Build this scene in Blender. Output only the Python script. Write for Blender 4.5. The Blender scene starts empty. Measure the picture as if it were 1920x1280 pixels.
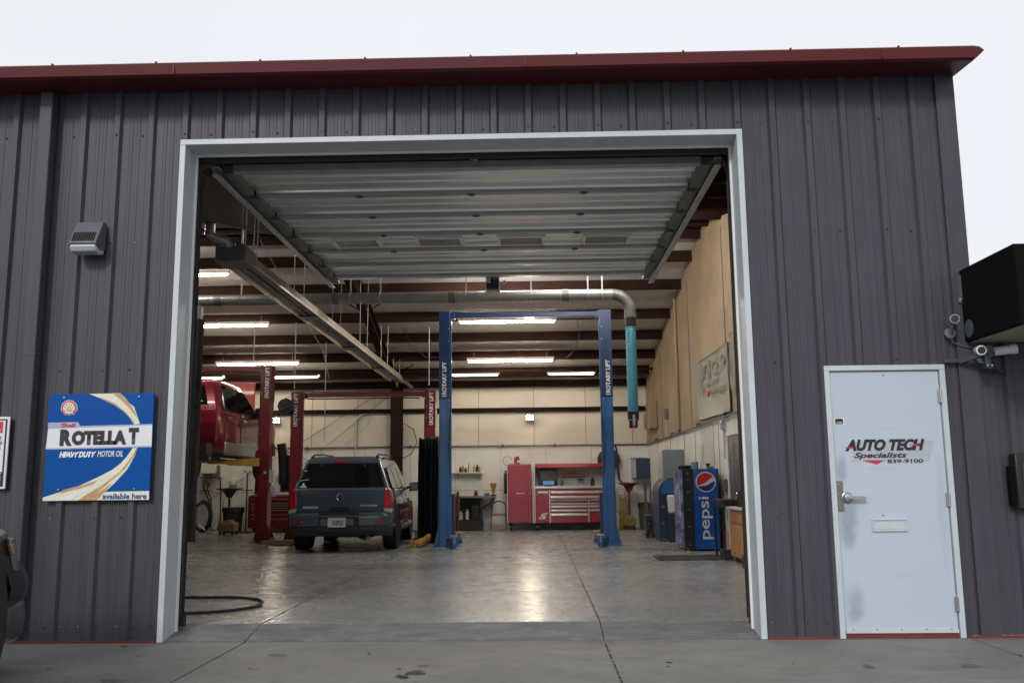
import bpy, bmesh, math, random
from mathutils import Vector, Matrix
R = math.radians
rng = random.Random(7)
S = bpy.context.scene
COL = S.collection

# ------------------------------------------------------------------ camera, sky, sun, exposure
cd = bpy.data.cameras.new('camera'); cam = bpy.data.objects.new('camera', cd); COL.objects.link(cam)
S.camera = cam
cd.sensor_width = 36; cd.lens = 36*1717/1920; cd.clip_start = .05; cd.clip_end = 2000
yaw, pitch, roll = .02501, .1542, -.009816
fw = Vector((-math.sin(yaw)*math.cos(pitch), math.cos(yaw)*math.cos(pitch), math.sin(pitch)))
rt = fw.cross(Vector((0,0,1))).normalized(); up = rt.cross(fw)
rt, up = rt*math.cos(roll)+up*math.sin(roll), up*math.cos(roll)-rt*math.sin(roll)
m = Matrix((rt, up, -fw)).transposed().to_4x4(); m.translation = Vector((0,-7.825,1.271))
cam.matrix_world = m

W = bpy.data.worlds.new('World'); S.world = W; W.use_nodes = True
nt = W.node_tree; nt.nodes.clear()
SUN_EL, SUN_AZ = R(31), R(199)          # low behind the photographer, a little to the left; azimuth clockwise from +y
sky = nt.nodes.new('ShaderNodeTexSky'); sky.sky_type = 'NISHITA'; sky.sun_disc = False
sky.sun_elevation = SUN_EL; sky.sun_rotation = SUN_AZ
sky.air_density = 1.0; sky.dust_density = 6.0; sky.ozone_density = 1.0
# overcast: the cloud deck takes the blue out of the sky and evens it out
hs = nt.nodes.new('ShaderNodeHueSaturation'); hs.inputs['Saturation'].default_value = .22
mx = nt.nodes.new('ShaderNodeMix'); mx.data_type = 'RGBA'; mx.inputs['Factor'].default_value = .8
mx.inputs['B'].default_value = (10.1, 10.4, 10.8, 1)
tc = nt.nodes.new('ShaderNodeTexCoord')
nz = nt.nodes.new('ShaderNodeTexNoise'); nz.inputs['Scale'].default_value = 1.6; nz.inputs['Detail'].default_value = 3
rm = nt.nodes.new('ShaderNodeMapRange'); rm.inputs['To Min'].default_value = .87; rm.inputs['To Max'].default_value = 1.08
ml = nt.nodes.new('ShaderNodeMix'); ml.data_type = 'RGBA'; ml.blend_type = 'MULTIPLY'; ml.inputs['Factor'].default_value = 1
bg = nt.nodes.new('ShaderNodeBackground'); bg.inputs['Strength'].default_value = .1
wo = nt.nodes.new('ShaderNodeOutputWorld')
L = nt.links.new
L(sky.outputs[0], hs.inputs['Color']); L(hs.outputs[0], mx.inputs['A'])
L(tc.outputs['Generated'], nz.inputs['Vector']); L(nz.outputs['Fac'], rm.inputs['Value'])
L(mx.outputs['Result'], ml.inputs['A']); L(rm.outputs[0], ml.inputs['B'])
L(ml.outputs['Result'], bg.inputs['Color']); L(bg.outputs[0], wo.inputs['Surface'])

sd = bpy.data.lights.new('sun', 'SUN'); sun = bpy.data.objects.new('sun', sd); COL.objects.link(sun)
sd.energy = 1.45; sd.angle = R(10); sd.color = (1, .97, .93)
dirv = Vector((math.sin(SUN_AZ)*math.cos(SUN_EL), math.cos(SUN_AZ)*math.cos(SUN_EL), math.sin(SUN_EL)))
sun.rotation_euler = dirv.to_track_quat('Z', 'Y').to_euler(); sun.location = (-6,-10,14)

S.view_settings.view_transform = 'Standard'; S.view_settings.look = 'None'
S.view_settings.exposure = 0; S.view_settings.gamma = 1
S.cycles.max_bounces = 8; S.cycles.diffuse_bounces = 5; S.cycles.glossy_bounces = 4
S.cycles.sample_clamp_indirect = 4; S.cycles.use_denoising = True

# ------------------------------------------------------------------ materials
def M(name, col, rough=.5, metal=0, var=.15, scale=6, stretch=(1,1,1), bump=0, bscale=None, rvar=0, col2=None, coat=0, spec=None, detail=5, bdist=.01, dirt=0, dirtcol=(.03,.025,.02), dscale=1.2, dstretch=None):
    mt = bpy.data.materials.new(name); mt.use_nodes = True
    n = mt.node_tree; l = n.links.new; P = n.nodes['Principled BSDF']
    P.inputs['Roughness'].default_value = rough; P.inputs['Metallic'].default_value = metal
    if coat: P.inputs['Coat Weight'].default_value = coat; P.inputs['Coat Roughness'].default_value = .06
    if spec is not None: P.inputs['Specular IOR Level'].default_value = spec
    t = n.nodes.new('ShaderNodeTexCoord'); mp = n.nodes.new('ShaderNodeMapping'); mp.inputs['Scale'].default_value = stretch
    l(t.outputs['Object'], mp.inputs['Vector'])
    z = n.nodes.new('ShaderNodeTexNoise'); z.inputs['Scale'].default_value = scale; z.inputs['Detail'].default_value = detail; z.inputs['Roughness'].default_value = .6
    l(mp.outputs[0], z.inputs['Vector'])
    cr = n.nodes.new('ShaderNodeValToRGB')
    c2 = col2 or tuple(min(1, c*(1+var)) for c in col)
    c1 = col if col2 else tuple(c*(1-var) for c in col)
    cr.color_ramp.elements[0].color = (*c1, 1); cr.color_ramp.elements[1].color = (*c2, 1)
    cr.color_ramp.elements[0].position = .32; cr.color_ramp.elements[1].position = .68
    l(z.outputs['Fac'], cr.inputs[0]); out = cr.outputs[0]
    if dirt:
        d = n.nodes.new('ShaderNodeTexNoise'); d.inputs['Scale'].default_value = dscale; d.inputs['Detail'].default_value = 8; d.inputs['Roughness'].default_value = .68
        if dstretch:
            mp2 = n.nodes.new('ShaderNodeMapping'); mp2.inputs['Scale'].default_value = dstretch; l(t.outputs['Object'], mp2.inputs['Vector']); l(mp2.outputs[0], d.inputs['Vector'])
        else: l(t.outputs['Object'], d.inputs['Vector'])
        r2 = n.nodes.new('ShaderNodeMapRange'); r2.inputs['From Min'].default_value = .52; r2.inputs['From Max'].default_value = .75; r2.inputs['To Max'].default_value = dirt
        l(d.outputs['Fac'], r2.inputs['Value'])
        x = n.nodes.new('ShaderNodeMix'); x.data_type = 'RGBA'; x.inputs['B'].default_value = (*dirtcol, 1)
        l(r2.outputs[0], x.inputs['Factor']); l(out, x.inputs['A']); out = x.outputs['Result']
    l(out, P.inputs['Base Color'])
    if rvar:
        r3 = n.nodes.new('ShaderNodeMapRange'); r3.inputs['From Min'].default_value = .3; r3.inputs['From Max'].default_value = .7
        r3.inputs['To Min'].default_value = max(.02, rough-rvar); r3.inputs['To Max'].default_value = rough+rvar
        l(z.outputs['Fac'], r3.inputs['Value']); l(r3.outputs[0], P.inputs['Roughness'])
    if bump:
        b = n.nodes.new('ShaderNodeBump'); b.inputs['Strength'].default_value = bump; b.inputs['Distance'].default_value = bdist
        zz = n.nodes.new('ShaderNodeTexNoise'); zz.inputs['Scale'].default_value = bscale or scale*6; zz.inputs['Detail'].default_value = 4
        l(mp.outputs[0], zz.inputs['Vector']); l(zz.outputs['Fac'], b.inputs['Height']); l(b.outputs[0], P.inputs['Normal'])
    return mt

def EM(name, col, strength):
    mt = bpy.data.materials.new(name); mt.use_nodes = True
    P = mt.node_tree.nodes['Principled BSDF']
    P.inputs['Base Color'].default_value = (*col, 1); P.inputs['Emission Color'].default_value = (*col, 1); P.inputs['Emission Strength'].default_value = strength
    return mt

m_wall = M('charcoal_wall_paint', (.055,.056,.069), .45, spec=.28, var=.10, scale=2.2, stretch=(5,1,.35), rvar=.06, dirt=.25, dirtcol=(.105,.105,.12), dscale=1.5, dstretch=(4,1,.35), bump=.22, bscale=1.3, bdist=.02)
m_screw = M('screw_zinc', (.10,.10,.11), .4, .6)
m_trim = M('pale_steel_trim', (.47,.52,.56), .42, .0, var=.05, scale=3, dirt=.2, dirtcol=(.25,.27,.28), dscale=2.5)
m_red = M('red_fascia_paint', (.098,.0155,.020), .45, spec=.22, var=.12, scale=1.5, stretch=(.3,2,2), dirt=.3, dirtcol=(.10,.03,.03))
m_redbase = M('red_base_trim', (.16,.025,.022), .5)
def CONC(name, c1, c2, rough, rv, speck, scuff, blot, bumpd, aggr):
    mt=bpy.data.materials.new(name); mt.use_nodes=True; n=mt.node_tree; l=n.links.new; P=n.nodes['Principled BSDF']
    t=n.nodes.new('ShaderNodeTexCoord')
    def noise(sc,det=6,rg=.6,mp=None):
        z=n.nodes.new('ShaderNodeTexNoise'); z.inputs['Scale'].default_value=sc; z.inputs['Detail'].default_value=det; z.inputs['Roughness'].default_value=rg
        if mp:
            q=n.nodes.new('ShaderNodeMapping'); q.inputs['Rotation'].default_value=(0,0,mp[1]); q.inputs['Scale'].default_value=mp[0]; l(t.outputs['Object'],q.inputs['Vector']); l(q.outputs[0],z.inputs['Vector'])
        else: l(t.outputs['Object'],z.inputs['Vector'])
        return z.outputs['Fac']
    def rng_(src,a,b,c,d):
        r=n.nodes.new('ShaderNodeMapRange'); r.interpolation_type='SMOOTHSTEP'
        for k,v in zip(('From Min','From Max','To Min','To Max'),(a,b,c,d)): r.inputs[k].default_value=v
        l(src,r.inputs['Value']); return r.outputs[0]
    def mix(a,b,f,mode='MIX'):
        x=n.nodes.new('ShaderNodeMix'); x.data_type='RGBA'; x.blend_type=mode
        for s_,v in (('A',a),('B',b)):
            if isinstance(v,tuple): x.inputs[s_].default_value=(*v,1)
            else: l(v,x.inputs[s_])
        if isinstance(f,float): x.inputs['Factor'].default_value=f
        else: l(f,x.inputs['Factor'])
        return x.outputs['Result']
    def mul(a,b):
        q=n.nodes.new('ShaderNodeMath'); q.operation='MULTIPLY'
        l(a,q.inputs[0])
        if isinstance(b,float): q.inputs[1].default_value=b
        else: l(b,q.inputs[1])
        return q.outputs[0]
    big=noise(.55,9,.62); c=mix(c1,c2,rng_(big,.30,.70,0,1))
    mid=noise(3.1,8,.65); c=mix(c,tuple(v*.62 for v in c1),rng_(mid,.46,.80,0,blot))
    c=mix(c,tuple(min(1,v*1.5) for v in c2),rng_(noise(1.7,9,.7,((1,1.6,1),.5)),.48,.80,0,blot*.8))
    fine=noise(55,3,.7); c=mix(c,(.03,.03,.03),rng_(fine,.60,.78,0,speck)); c=mix(c,(.5,.49,.47),rng_(noise(80,2,.6),.62,.8,0,speck*.8))
    msk=rng_(noise(.9,4,.5),.46,.62,0,1)
    for rot,sx in ((.62,1.0),(-.75,1.3),(1.35,.9)):
        st=rng_(noise(9*sx,4,.55,((.10,2.6,1),rot)),.60,.70,0,1); c=mix(c,(.52,.51,.49),mul(mul(st,msk),scuff))
    l(c,P.inputs['Base Color'])
    l(rng_(mid,.3,.7,rough-rv,rough+rv),P.inputs['Roughness'])
    b=n.nodes.new('ShaderNodeBump'); b.inputs['Strength'].default_value=aggr; b.inputs['Distance'].default_value=bumpd; l(fine,b.inputs['Height']); l(b.outputs[0],P.inputs['Normal'])
    return mt
m_ramp = M('worn_ramp_concrete', (.088,.092,.097), .75, col2=(.165,.168,.17), scale=2.6, detail=10, stretch=(1,3,3), bump=.3, bscale=40, bdist=.006, dirt=.5, dirtcol=(.30,.30,.29), dscale=5)
m_drive = CONC('driveway_concrete',(.150,.148,.142),(.205,.202,.194),.86,.05,.60,.22,.40,.006,1.0)
m_slab = CONC('sealed_floor_concrete',(.212,.218,.221),(.266,.271,.270),.27,.03,.12,.20,.05,.0015,.12)
m_joint = M('joint_filler', (.02,.02,.02), .9)
m_stain = M('old_stain',(.105,.103,.098),.85,var=.2,scale=12)
m_oil = M('oil_stain', (.02,.014,.01), .35, scale=30, var=.5)
m_cream = M('cream_insulation', (.60,.545,.46), .55, var=.06, scale=1.4, bump=.25, bscale=3.2, bdist=.03, dirt=.22, dirtcol=(.40,.32,.22), dscale=.7)
m_lowwall = M('lower_wall_panel', (.70,.68,.63), .6, var=.06, scale=2, bump=.12, bscale=12, dirt=.3, dirtcol=(.36,.32,.27), dscale=1.4)
m_tan = M('tan_insulation_paper', (.30,.215,.125), .6, var=.18, scale=1.1, bump=.5, bscale=2.4, bdist=.05, dirt=.25, dirtcol=(.19,.125,.06), dscale=.9)
m_ceil = M('ceiling_insulation', (.62,.57,.53), .6, var=.08, scale=1.2, bump=.3, bscale=3, bdist=.03)
m_brown = M('brown_primer_steel', (.025,.0125,.0095), .8, spec=.05, var=.25, scale=3)
m_doorpanel = M('door_panel_inner', (.90,.91,.90), .28, .8, var=.05, scale=2.5, stretch=(.4,2,1), dirt=.25, dirtcol=(.4,.4,.39), dscale=2)
m_galv = M('galvanised_steel', (.46,.48,.485), .45, .25, var=.14, scale=9, dirt=.2, dirtcol=(.22,.22,.22))
m_galvd = M('dull_steel', (.16,.16,.155), .5, .4, var=.2, scale=8)
m_duct = M('spiral_duct_steel', (.34,.335,.32), .4, .6, var=.12, scale=6)
m_white = M('white_door_paint', (.43,.49,.57), .42, var=.03, scale=1.2)
def add_marks(mt, marks):
    # hand grime, scuffs and a ghost of an older notice: each mark has its own place and ragged outline on the door
    n=mt.node_tree; l=n.links.new; P=n.nodes['Principled BSDF']; src=P.inputs['Base Color'].links[0].from_socket
    t=n.nodes.new('ShaderNodeTexCoord')
    z=n.nodes.new('ShaderNodeTexNoise'); z.inputs['Scale'].default_value=9; z.inputs['Detail'].default_value=7; z.inputs['Roughness'].default_value=.65; l(t.outputs['Object'],z.inputs['Vector'])
    for (cx,cz,rx,rz,amt,col) in marks:
        mp=n.nodes.new('ShaderNodeMapping'); mp.vector_type='POINT'; mp.inputs['Location'].default_value=(-cx/rx,0,-cz/rz); mp.inputs['Scale'].default_value=(1/rx,0,1/rz); l(t.outputs['Object'],mp.inputs['Vector'])
        ln=n.nodes.new('ShaderNodeVectorMath'); ln.operation='LENGTH'; l(mp.outputs[0],ln.inputs[0])
        ad=n.nodes.new('ShaderNodeMath'); ad.operation='MULTIPLY_ADD'; ad.inputs[1].default_value=-1.1; l(z.outputs['Fac'],ad.inputs[0])
        s1=n.nodes.new('ShaderNodeMath'); s1.operation='ADD'; s1.inputs[1].default_value=.0; l(ln.outputs['Value'],s1.inputs[0]); l(s1.outputs[0],ad.inputs[2])
        r=n.nodes.new('ShaderNodeMapRange'); r.interpolation_type='SMOOTHSTEP'; r.inputs['From Min'].default_value=.55; r.inputs['From Max'].default_value=-.25; r.inputs['To Min'].default_value=0; r.inputs['To Max'].default_value=amt; l(ad.outputs[0],r.inputs['Value'])
        x=n.nodes.new('ShaderNodeMix'); x.data_type='RGBA'; x.inputs['B'].default_value=(*col,1); l(r.outputs[0],x.inputs['Factor']); l(src,x.inputs['A']); src=x.outputs['Result']
    l(src,P.inputs['Base Color'])
G_=(.19,.23,.29)
add_marks(m_white,[(2.55,1.36,.06,.16,.55,G_),(2.58,.95,.10,.22,.60,G_),(2.57,.80,.07,.12,.4,G_),(2.60,.30,.10,.16,.45,G_),(2.58,.18,.08,.08,.4,G_),(2.98,.50,.07,.03,.14,G_),(2.86,.42,.04,.02,.10,G_),(2.90,1.37,.20,.03,.35,(.36,.41,.49)),(2.94,1.70,.18,.02,.25,(.36,.41,.49)),(3.36,1.0,.05,.6,.15,G_)])
m_chrome = M('chrome', (.62,.62,.63), .16, 1, var=.05)
m_steel = M('brushed_steel', (.45,.45,.46), .32, .9, var=.1, scale=20, stretch=(1,1,8))
m_black = M('black_plastic', (.012,.012,.013), .45, var=.3, scale=12)
m_rubber = M('black_rubber', (.014,.014,.014), .75, var=.35, scale=20, bump=.2)
m_tread = M('tyre_rubber', (.018,.018,.018), .8, var=.3, scale=25, bump=.5, bscale=60)
m_awn = M('black_awning_fabric', (.003,.003,.0035), .9, spec=.15, var=.2, scale=3)
m_soffit = M('tan_soffit', (.34,.29,.235), .7, var=.06)
m_blue = M('blue_lift_enamel', (.027,.120,.31), .34, var=.10, scale=3, coat=.3, dirt=.25, dirtcol=(.022,.09,.24), dscale=2.5)
m_blued = M('dark_blue_enamel', (.006,.023,.085), .36, var=.12, scale=3, coat=.3)
m_redl = M('red_lift_enamel', (.18,.012,.017), .35, var=.12, scale=3, coat=.3, dirt=.3, dirtcol=(.10,.01,.012), dscale=2.5)
m_redd = M('dark_red_enamel', (.11,.010,.012), .4, var=.15, scale=3)
m_redtool = M('red_tool_cabinet', (.30,.012,.026), .24, var=.06, scale=2, coat=.5)
m_alu = M('aluminium_trim', (.62,.62,.64), .28, .8, var=.05, scale=10)
m_suv = M('slate_blue_car_paint', (.080,.110,.146), .20, .3, var=.06, scale=2, coat=.9)
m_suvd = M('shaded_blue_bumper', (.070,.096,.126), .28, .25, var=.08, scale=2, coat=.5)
m_truck = M('dark_red_car_paint', (.25,.008,.022), .3, .15, var=.06, scale=2, coat=.8)
m_glass = M('dark_tinted_glass', (.006,.007,.008), .06, 0, var=.1, spec=.8)
m_tail = M('tail_light_red', (.45,.01,.02), .12, 0, var=.1, scale=40, coat=1)
m_lens = M('clear_lamp_lens', (.45,.45,.43), .15, var=.1, coat=.6)
m_amber = M('amber_lens', (.40,.22,.10), .2, coat=.6)
m_yel = M('yellow_arm_paint', (.42,.24,.03), .45, var=.15, scale=5, dirt=.3, dirtcol=(.16,.09,.02))
m_oily = M('ochre_tank_paint', (.20,.13,.04), .5, var=.25, scale=6, dirt=.4)
m_txtw = M('white_lettering', (.72,.72,.72), .5, var=.02)
m_txtk = M('black_lettering', (.012,.013,.022), .5, var=.05)
m_txtr = M('red_lettering', (.50,.02,.045), .5, var=.05)
m_txtg = M('grey_lettering', (.38,.41,.455), .5, var=.03)
m_signblue = M('sign_blue', (.0005,.066,.29), .4, spec=.15, var=.05, scale=3)
m_signwhite = M('sign_white', (.66,.67,.70), .35, var=.03)
m_lav = M('sign_lavender', (.34,.36,.52), .35)
m_creamlogo = M('oil_stream_cream', (.62,.60,.42), .35, col2=(.70,.70,.62), scale=9, stretch=(1,1,4))
m_oilbrown = M('oil_stream_brown', (.38,.21,.10), .35, col2=(.52,.36,.20), scale=12)
m_pep = M('cola_blue_panel', (.006,.075,.36), .25, col2=(.01,.115,.47), scale=1.5, coat=.3)
m_pepred = M('cola_red', (.60,.015,.03), .3); m_pepnavy = M('cola_navy', (.008,.03,.16), .3)
m_wood = M('oak_cabinet', (.42,.19,.065), .4, col2=(.52,.26,.095), scale=5, stretch=(6,6,.5))
m_counter = M('pale_counter_top', (.62,.60,.55), .4)
m_greyp = M('grey_enamel_box', (.20,.215,.235), .45, var=.05, dirt=.15)
m_navy = M('navy_enamel', (.012,.035,.085), .4, var=.1)
m_teal = M('teal_flex_hose', (.05,.27,.37), .5, var=.15, scale=14, stretch=(1,1,3))
m_greydoor = M('grey_door_paint', (.115,.11,.115), .45, var=.05)
m_silver = M('silver_banner', (.17,.163,.14), .36, .3, var=.10, scale=2.5, stretch=(3,3,1), bump=.12, bscale=3, bdist=.04)
m_bannertext = M('banner_lettering', (.14,.13,.11), .35, .3)
m_bottleA = M('bottle_white', (.6,.58,.5), .3); m_bottleB = M('bottle_dark', (.05,.03,.02), .3); m_bottleC = M('bottle_amber', (.35,.17,.04), .3); m_bottleG = M('bottle_green', (.25,.32,.06), .3)
m_mat = M('floor_mat', (.012,.012,.013), .8, var=.2, scale=40, bump=.3)
m_tube = EM('lit_fluorescent_tube', (1,.89,.73), 64)
m_tubefill = EM('added_fill_tube', (1,.95,.88), 215)  # only for the added strip lights that brighten the front bay
m_tubeb = EM('lit_shop_tube', (1,.88,.70), 10)
m_flood = EM('lit_flood_lamp', (1,.90,.70), 260)
m_screen = EM('lit_monitor', (.10,.20,.38), .5)
m_reflect = M('lamp_reflector', (.75,.72,.66), .4)

# ------------------------------------------------------------------ mesh helpers
ORG = {}
def org(o):
    v = Vector((0,0,0))
    while o is not None:
        v += ORG.get(o.name, Vector((0,0,0))); o = o.parent
    return v
class B:
    def __init__(s): s.v=[]; s.f=[]; s.m=[]
    def add(s, vs, fs, m=0):
        k=len(s.v); s.v+= [tuple(p) for p in vs]; s.f+=[tuple(i+k for i in f) for f in fs]; s.m+=[m]*len(fs); return s
    def box(s,x0,x1,y0,y1,z0,z1,m=0):
        return s.add([(x0,y0,z0),(x1,y0,z0),(x1,y1,z0),(x0,y1,z0),(x0,y0,z1),(x1,y0,z1),(x1,y1,z1),(x0,y1,z1)],
            [(0,3,2,1),(4,5,6,7),(0,1,5,4),(1,2,6,5),(2,3,7,6),(3,0,4,7)],m)
    def hexa(s,p,m=0):   # eight corners, bottom four then top four
        return s.add(p,[(0,3,2,1),(4,5,6,7),(0,1,5,4),(1,2,6,5),(2,3,7,6),(3,0,4,7)],m)
    def prism(s,poly,ax,a,b,m=0):
        n=len(poly)
        def pt(u,v,t): return {'x':(t,u,v),'y':(u,t,v),'z':(u,v,t)}[ax]
        vs=[pt(u,v,a) for u,v in poly]+[pt(u,v,b) for u,v in poly]
        fs=[tuple(range(n))[::-1],tuple(range(n,2*n))]+[(i,(i+1)%n,n+(i+1)%n,n+i) for i in range(n)]
        return s.add(vs,fs,m)
    def bar(s,p,q,w,h,m=0,upv=(0,0,1)):
        p=Vector(p);q=Vector(q);d=(q-p).normalized();u=Vector(upv)
        if abs(d.dot(u))>.98: u=Vector((0,1,0))
        a=d.cross(u).normalized()*w/2; b=a.cross(d).normalized()*h/2
        return s.hexa([p-a-b,p+a-b,q+a-b,q-a-b,p-a+b,p+a+b,q+a+b,q-a+b],m)
    def tube(s,pts,r,n=10,m=0,caps=True):
        pts=[Vector(p) for p in pts]; rs=r if isinstance(r,(list,tuple)) else [r]*len(pts)
        k=len(s.v); a=None
        for i,p in enumerate(pts):
            d=(pts[min(i+1,len(pts)-1)]-pts[max(i-1,0)]).normalized()
            if a is None: a=d.orthogonal().normalized()
            else: a=(a-d*a.dot(d)).normalized()
            b=d.cross(a)
            for j in range(n):
                t=2*math.pi*j/n; s.v.append(tuple(p+(a*math.cos(t)+b*math.sin(t))*rs[i]))
        for i in range(len(pts)-1):
            for j in range(n):
                s.f.append((k+i*n+j,k+i*n+(j+1)%n,k+(i+1)*n+(j+1)%n,k+(i+1)*n+j)); s.m.append(m)
        if caps:
            s.f.append(tuple(k+j for j in range(n))[::-1]); s.m.append(m)
            e=k+(len(pts)-1)*n; s.f.append(tuple(e+j for j in range(n))); s.m.append(m)
        return s
    def cyl(s,p,q,r,n=16,m=0,r2=None): return s.tube([p,q],[r,r if r2 is None else r2],n,m)
    def lathe(s,prof,c,n=20,ax='z',m=0):
        k=len(s.v); c=Vector(c)
        for r,h in prof:
            for j in range(n):
                t=2*math.pi*j/n; a,b=r*math.cos(t),r*math.sin(t)
                s.v.append(tuple(c+Vector({'z':(a,b,h),'x':(h,a,b),'y':(a,h,b)}[ax])))
        for i in range(len(prof)-1):
            for j in range(n):
                s.f.append((k+i*n+j,k+i*n+(j+1)%n,k+(i+1)*n+(j+1)%n,k+(i+1)*n+j)); s.m.append(m)
        if prof[0][0]>1e-5: s.f.append(tuple(k+j for j in range(n))[::-1]); s.m.append(m)
        if prof[-1][0]>1e-5: e=k+(len(prof)-1)*n; s.f.append(tuple(e+j for j in range(n))); s.m.append(m)
        return s
    def loft(s,rings,m=0):
        n=len(rings[0]); k=len(s.v)
        for r in rings: s.v+=[tuple(p) for p in r]
        for i in range(len(rings)-1):
            for j in range(n):
                s.f.append((k+i*n+j,k+i*n+(j+1)%n,k+(i+1)*n+(j+1)%n,k+(i+1)*n+j)); s.m.append(m)
        s.f.append(tuple(k+j for j in range(n))[::-1]); s.m.append(m)
        e=k+(len(rings)-1)*n; s.f.append(tuple(e+j for j in range(n))); s.m.append(m)
        return s
    def poly(s,O,U,V,pts,m=0,lift=0):
        O=Vector(O);U=Vector(U);V=Vector(V);N=U.cross(V).normalized()
        return s.add([O+U*u+V*v+N*lift for u,v in pts],[tuple(range(len(pts)))],m)
    def build(s,name,mats,parent=None,bevel=0,smooth=True,seg=2,angle=35,fix=True):
        me=bpy.data.meshes.new(name); o=Vector((0,0,0)) if parent is None else org(parent)
        me.from_pydata([tuple(Vector(p)-o) for p in s.v],[],s.f)
        mats=mats if isinstance(mats,(list,tuple)) else [mats]
        for a in mats: me.materials.append(a)
        me.polygons.foreach_set('material_index',s.m)
        if fix:
            bm=bmesh.new(); bm.from_mesh(me); bmesh.ops.recalc_face_normals(bm,faces=bm.faces); bm.to_mesh(me); bm.free()
        if smooth: me.shade_smooth(); me.set_sharp_from_angle(angle=R(angle))
        ob=bpy.data.objects.new(name,me); COL.objects.link(ob); ob.parent=parent
        if bevel:
            bv=ob.modifiers.new('bevel','BEVEL'); bv.width=bevel; bv.segments=seg; bv.limit_method='ANGLE'; bv.angle_limit=R(40); bv.harden_normals=False
        return ob
def tag(o,label,cat,group=None):
    o['label']=label; o['category']=cat
    if group: o['group']=group
    return o
def thing(name,label,cat,loc,group=None):
    o=bpy.data.objects.new(name,None); COL.objects.link(o); o.empty_display_size=.1
    o.location=loc; ORG[o.name]=Vector(loc); return tag(o,label,cat,group)
def struct(o): o['kind']='structure'; return o
def dup(root,loc,label,group=None,rotz=0):
    def cp(o,par):
        c=o.copy(); COL.objects.link(c); c.parent=par
        for ch in o.children: cp(ch,c)
        return c
    r=cp(root,None); r.location=loc; r.rotation_euler=(0,0,rotz); r['label']=label
    if group: r['group']=group
    return r
def text(body,name,mat,parent,O,U,V,w,h,bold=0,shear=0,lift=.003,space=1):
    cu=bpy.data.curves.new(name,'FONT'); cu.body=body; cu.size=1; cu.shear=shear; cu.offset=bold; cu.space_character=space; cu.resolution_u=4
    t=bpy.data.objects.new(name,cu); COL.objects.link(t)
    me=bpy.data.meshes.new_from_object(t.evaluated_get(bpy.context.evaluated_depsgraph_get()))
    COL.objects.unlink(t); bpy.data.objects.remove(t); bpy.data.curves.remove(cu)
    xs=[v.co.x for v in me.vertices]; ys=[v.co.y for v in me.vertices]
    x0,x1,y0,y1=min(xs),max(xs),min(ys),max(ys)
    O=Vector(O);U=Vector(U).normalized();V=Vector(V).normalized();N=U.cross(V); oo=org(parent) if parent else Vector((0,0,0))
    for v in me.vertices:
        v.co=O+U*((v.co.x-x0)/(x1-x0)*w)+V*((v.co.y-y0)/(y1-y0)*h)+N*lift-oo
    me.materials.clear(); me.materials.append(mat); me.name=name
    ob=bpy.data.objects.new(name,me); COL.objects.link(ob); ob.parent=parent
    return ob
def arc(c,r,a0,a1,n,plane='xz'):
    out=[]
    for i in range(n+1):
        t=R(a0+(a1-a0)*i/n); a,b=r*math.cos(t),r*math.sin(t)
        out.append({'xz':(c[0]+a,c[1],c[2]+b),'xy':(c[0]+a,c[1]+b,c[2]),'yz':(c[0],c[1]+a,c[2]+b)}[plane])
    return out
XU,ZU,YU=Vector((1,0,0)),Vector((0,0,1)),Vector((0,1,0))

# ------------------------------------------------------------------ ground
ZF=.082; XJ=(-2.43,.535)
def slabs(name,xs,ys,z,th,mat,gap):
    b=B()
    for i in range(len(xs)-1):
        for j in range(len(ys)-1):
            b.box(xs[i]+gap/2,xs[i+1]-gap/2,ys[j]+gap/2,ys[j+1]-gap/2,z-th,z)
    return b.build(name,mat,None,smooth=False)
struct(slabs('driveway',[-60,-30,-17.3,-11.4,-5.4+0,-2.43,.535,3.5,6.5,9.5,16,30,60],[-90,-40,-20,-12.2,-9.1,-6.05,-3.02,-.012],0,.2,m_drive,.016))
struct(slabs('interior_floor',[-12,-8.4,-5.4,-2.43,.535,3.74],[.45,2.75,6.6,10.9,17.3],ZF,.25,m_slab,.014))
b=B(); b.box(-60,60,-90,-.02,-.26,-.012); b.box(-12,3.74,.46,17.3,ZF-.3,ZF-.012); struct(b.build('joint_filler',m_joint,None,smooth=False))
b=B()
for x0,x1 in ((-3.11,-2.434),(-2.426,.531),(.539,1.81)):
    n=14
    for i in range(n):
        a=x0+(x1-x0)*i/n; c=x0+(x1-x0)*(i+1)/n
        b.hexa([(a,-.012,-.2),(c,-.012,-.2),(c,.449,-.2),(a,.449,-.2),(a,-.012,.012),(c,-.012,.012),(c,.449,ZF-.001),(a,.449,ZF-.001)])
struct(b.build('threshold_ramp',m_ramp,None,smooth=False))
def blob(name,c,rad,seed,label,cat,mat,z=.003,group=None):
    r=random.Random(seed); n=26; b=B(); ph=[r.uniform(0,6.28) for _ in range(4)]
    pts=[]
    for i in range(n):
        t=2*math.pi*i/n; k=1+.22*math.sin(2*t+ph[0])+.15*math.sin(3*t+ph[1])+.10*math.sin(5*t+ph[2])+.06*math.sin(8*t+ph[3])
        pts.append((c[0]+rad[0]*k*math.cos(t),c[1]+rad[1]*k*math.sin(t)))
    b.add([(x,y,z) for x,y in pts]+[(x,y,z-.002) for x,y in pts],[tuple(range(n))]+[(i,(i+1)%n,n+(i+1)%n,n+i) for i in range(n)])
    o=b.build(name,mat,None,smooth=False); o['kind']='structure'; return o
blob('oil_stain',(-.845,-1.30),(.052,.095),3,'','',m_oil)
blob('oil_stain',(-.915,-1.44),(.045,.04),5,'','',m_oil)
blob('oil_stain',(-.82,-1.06),(.03,.012),8,'','',m_oil)
blob('oil_stain',(-.98,-1.16),(.012,.02),21,'','',m_oil)
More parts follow.
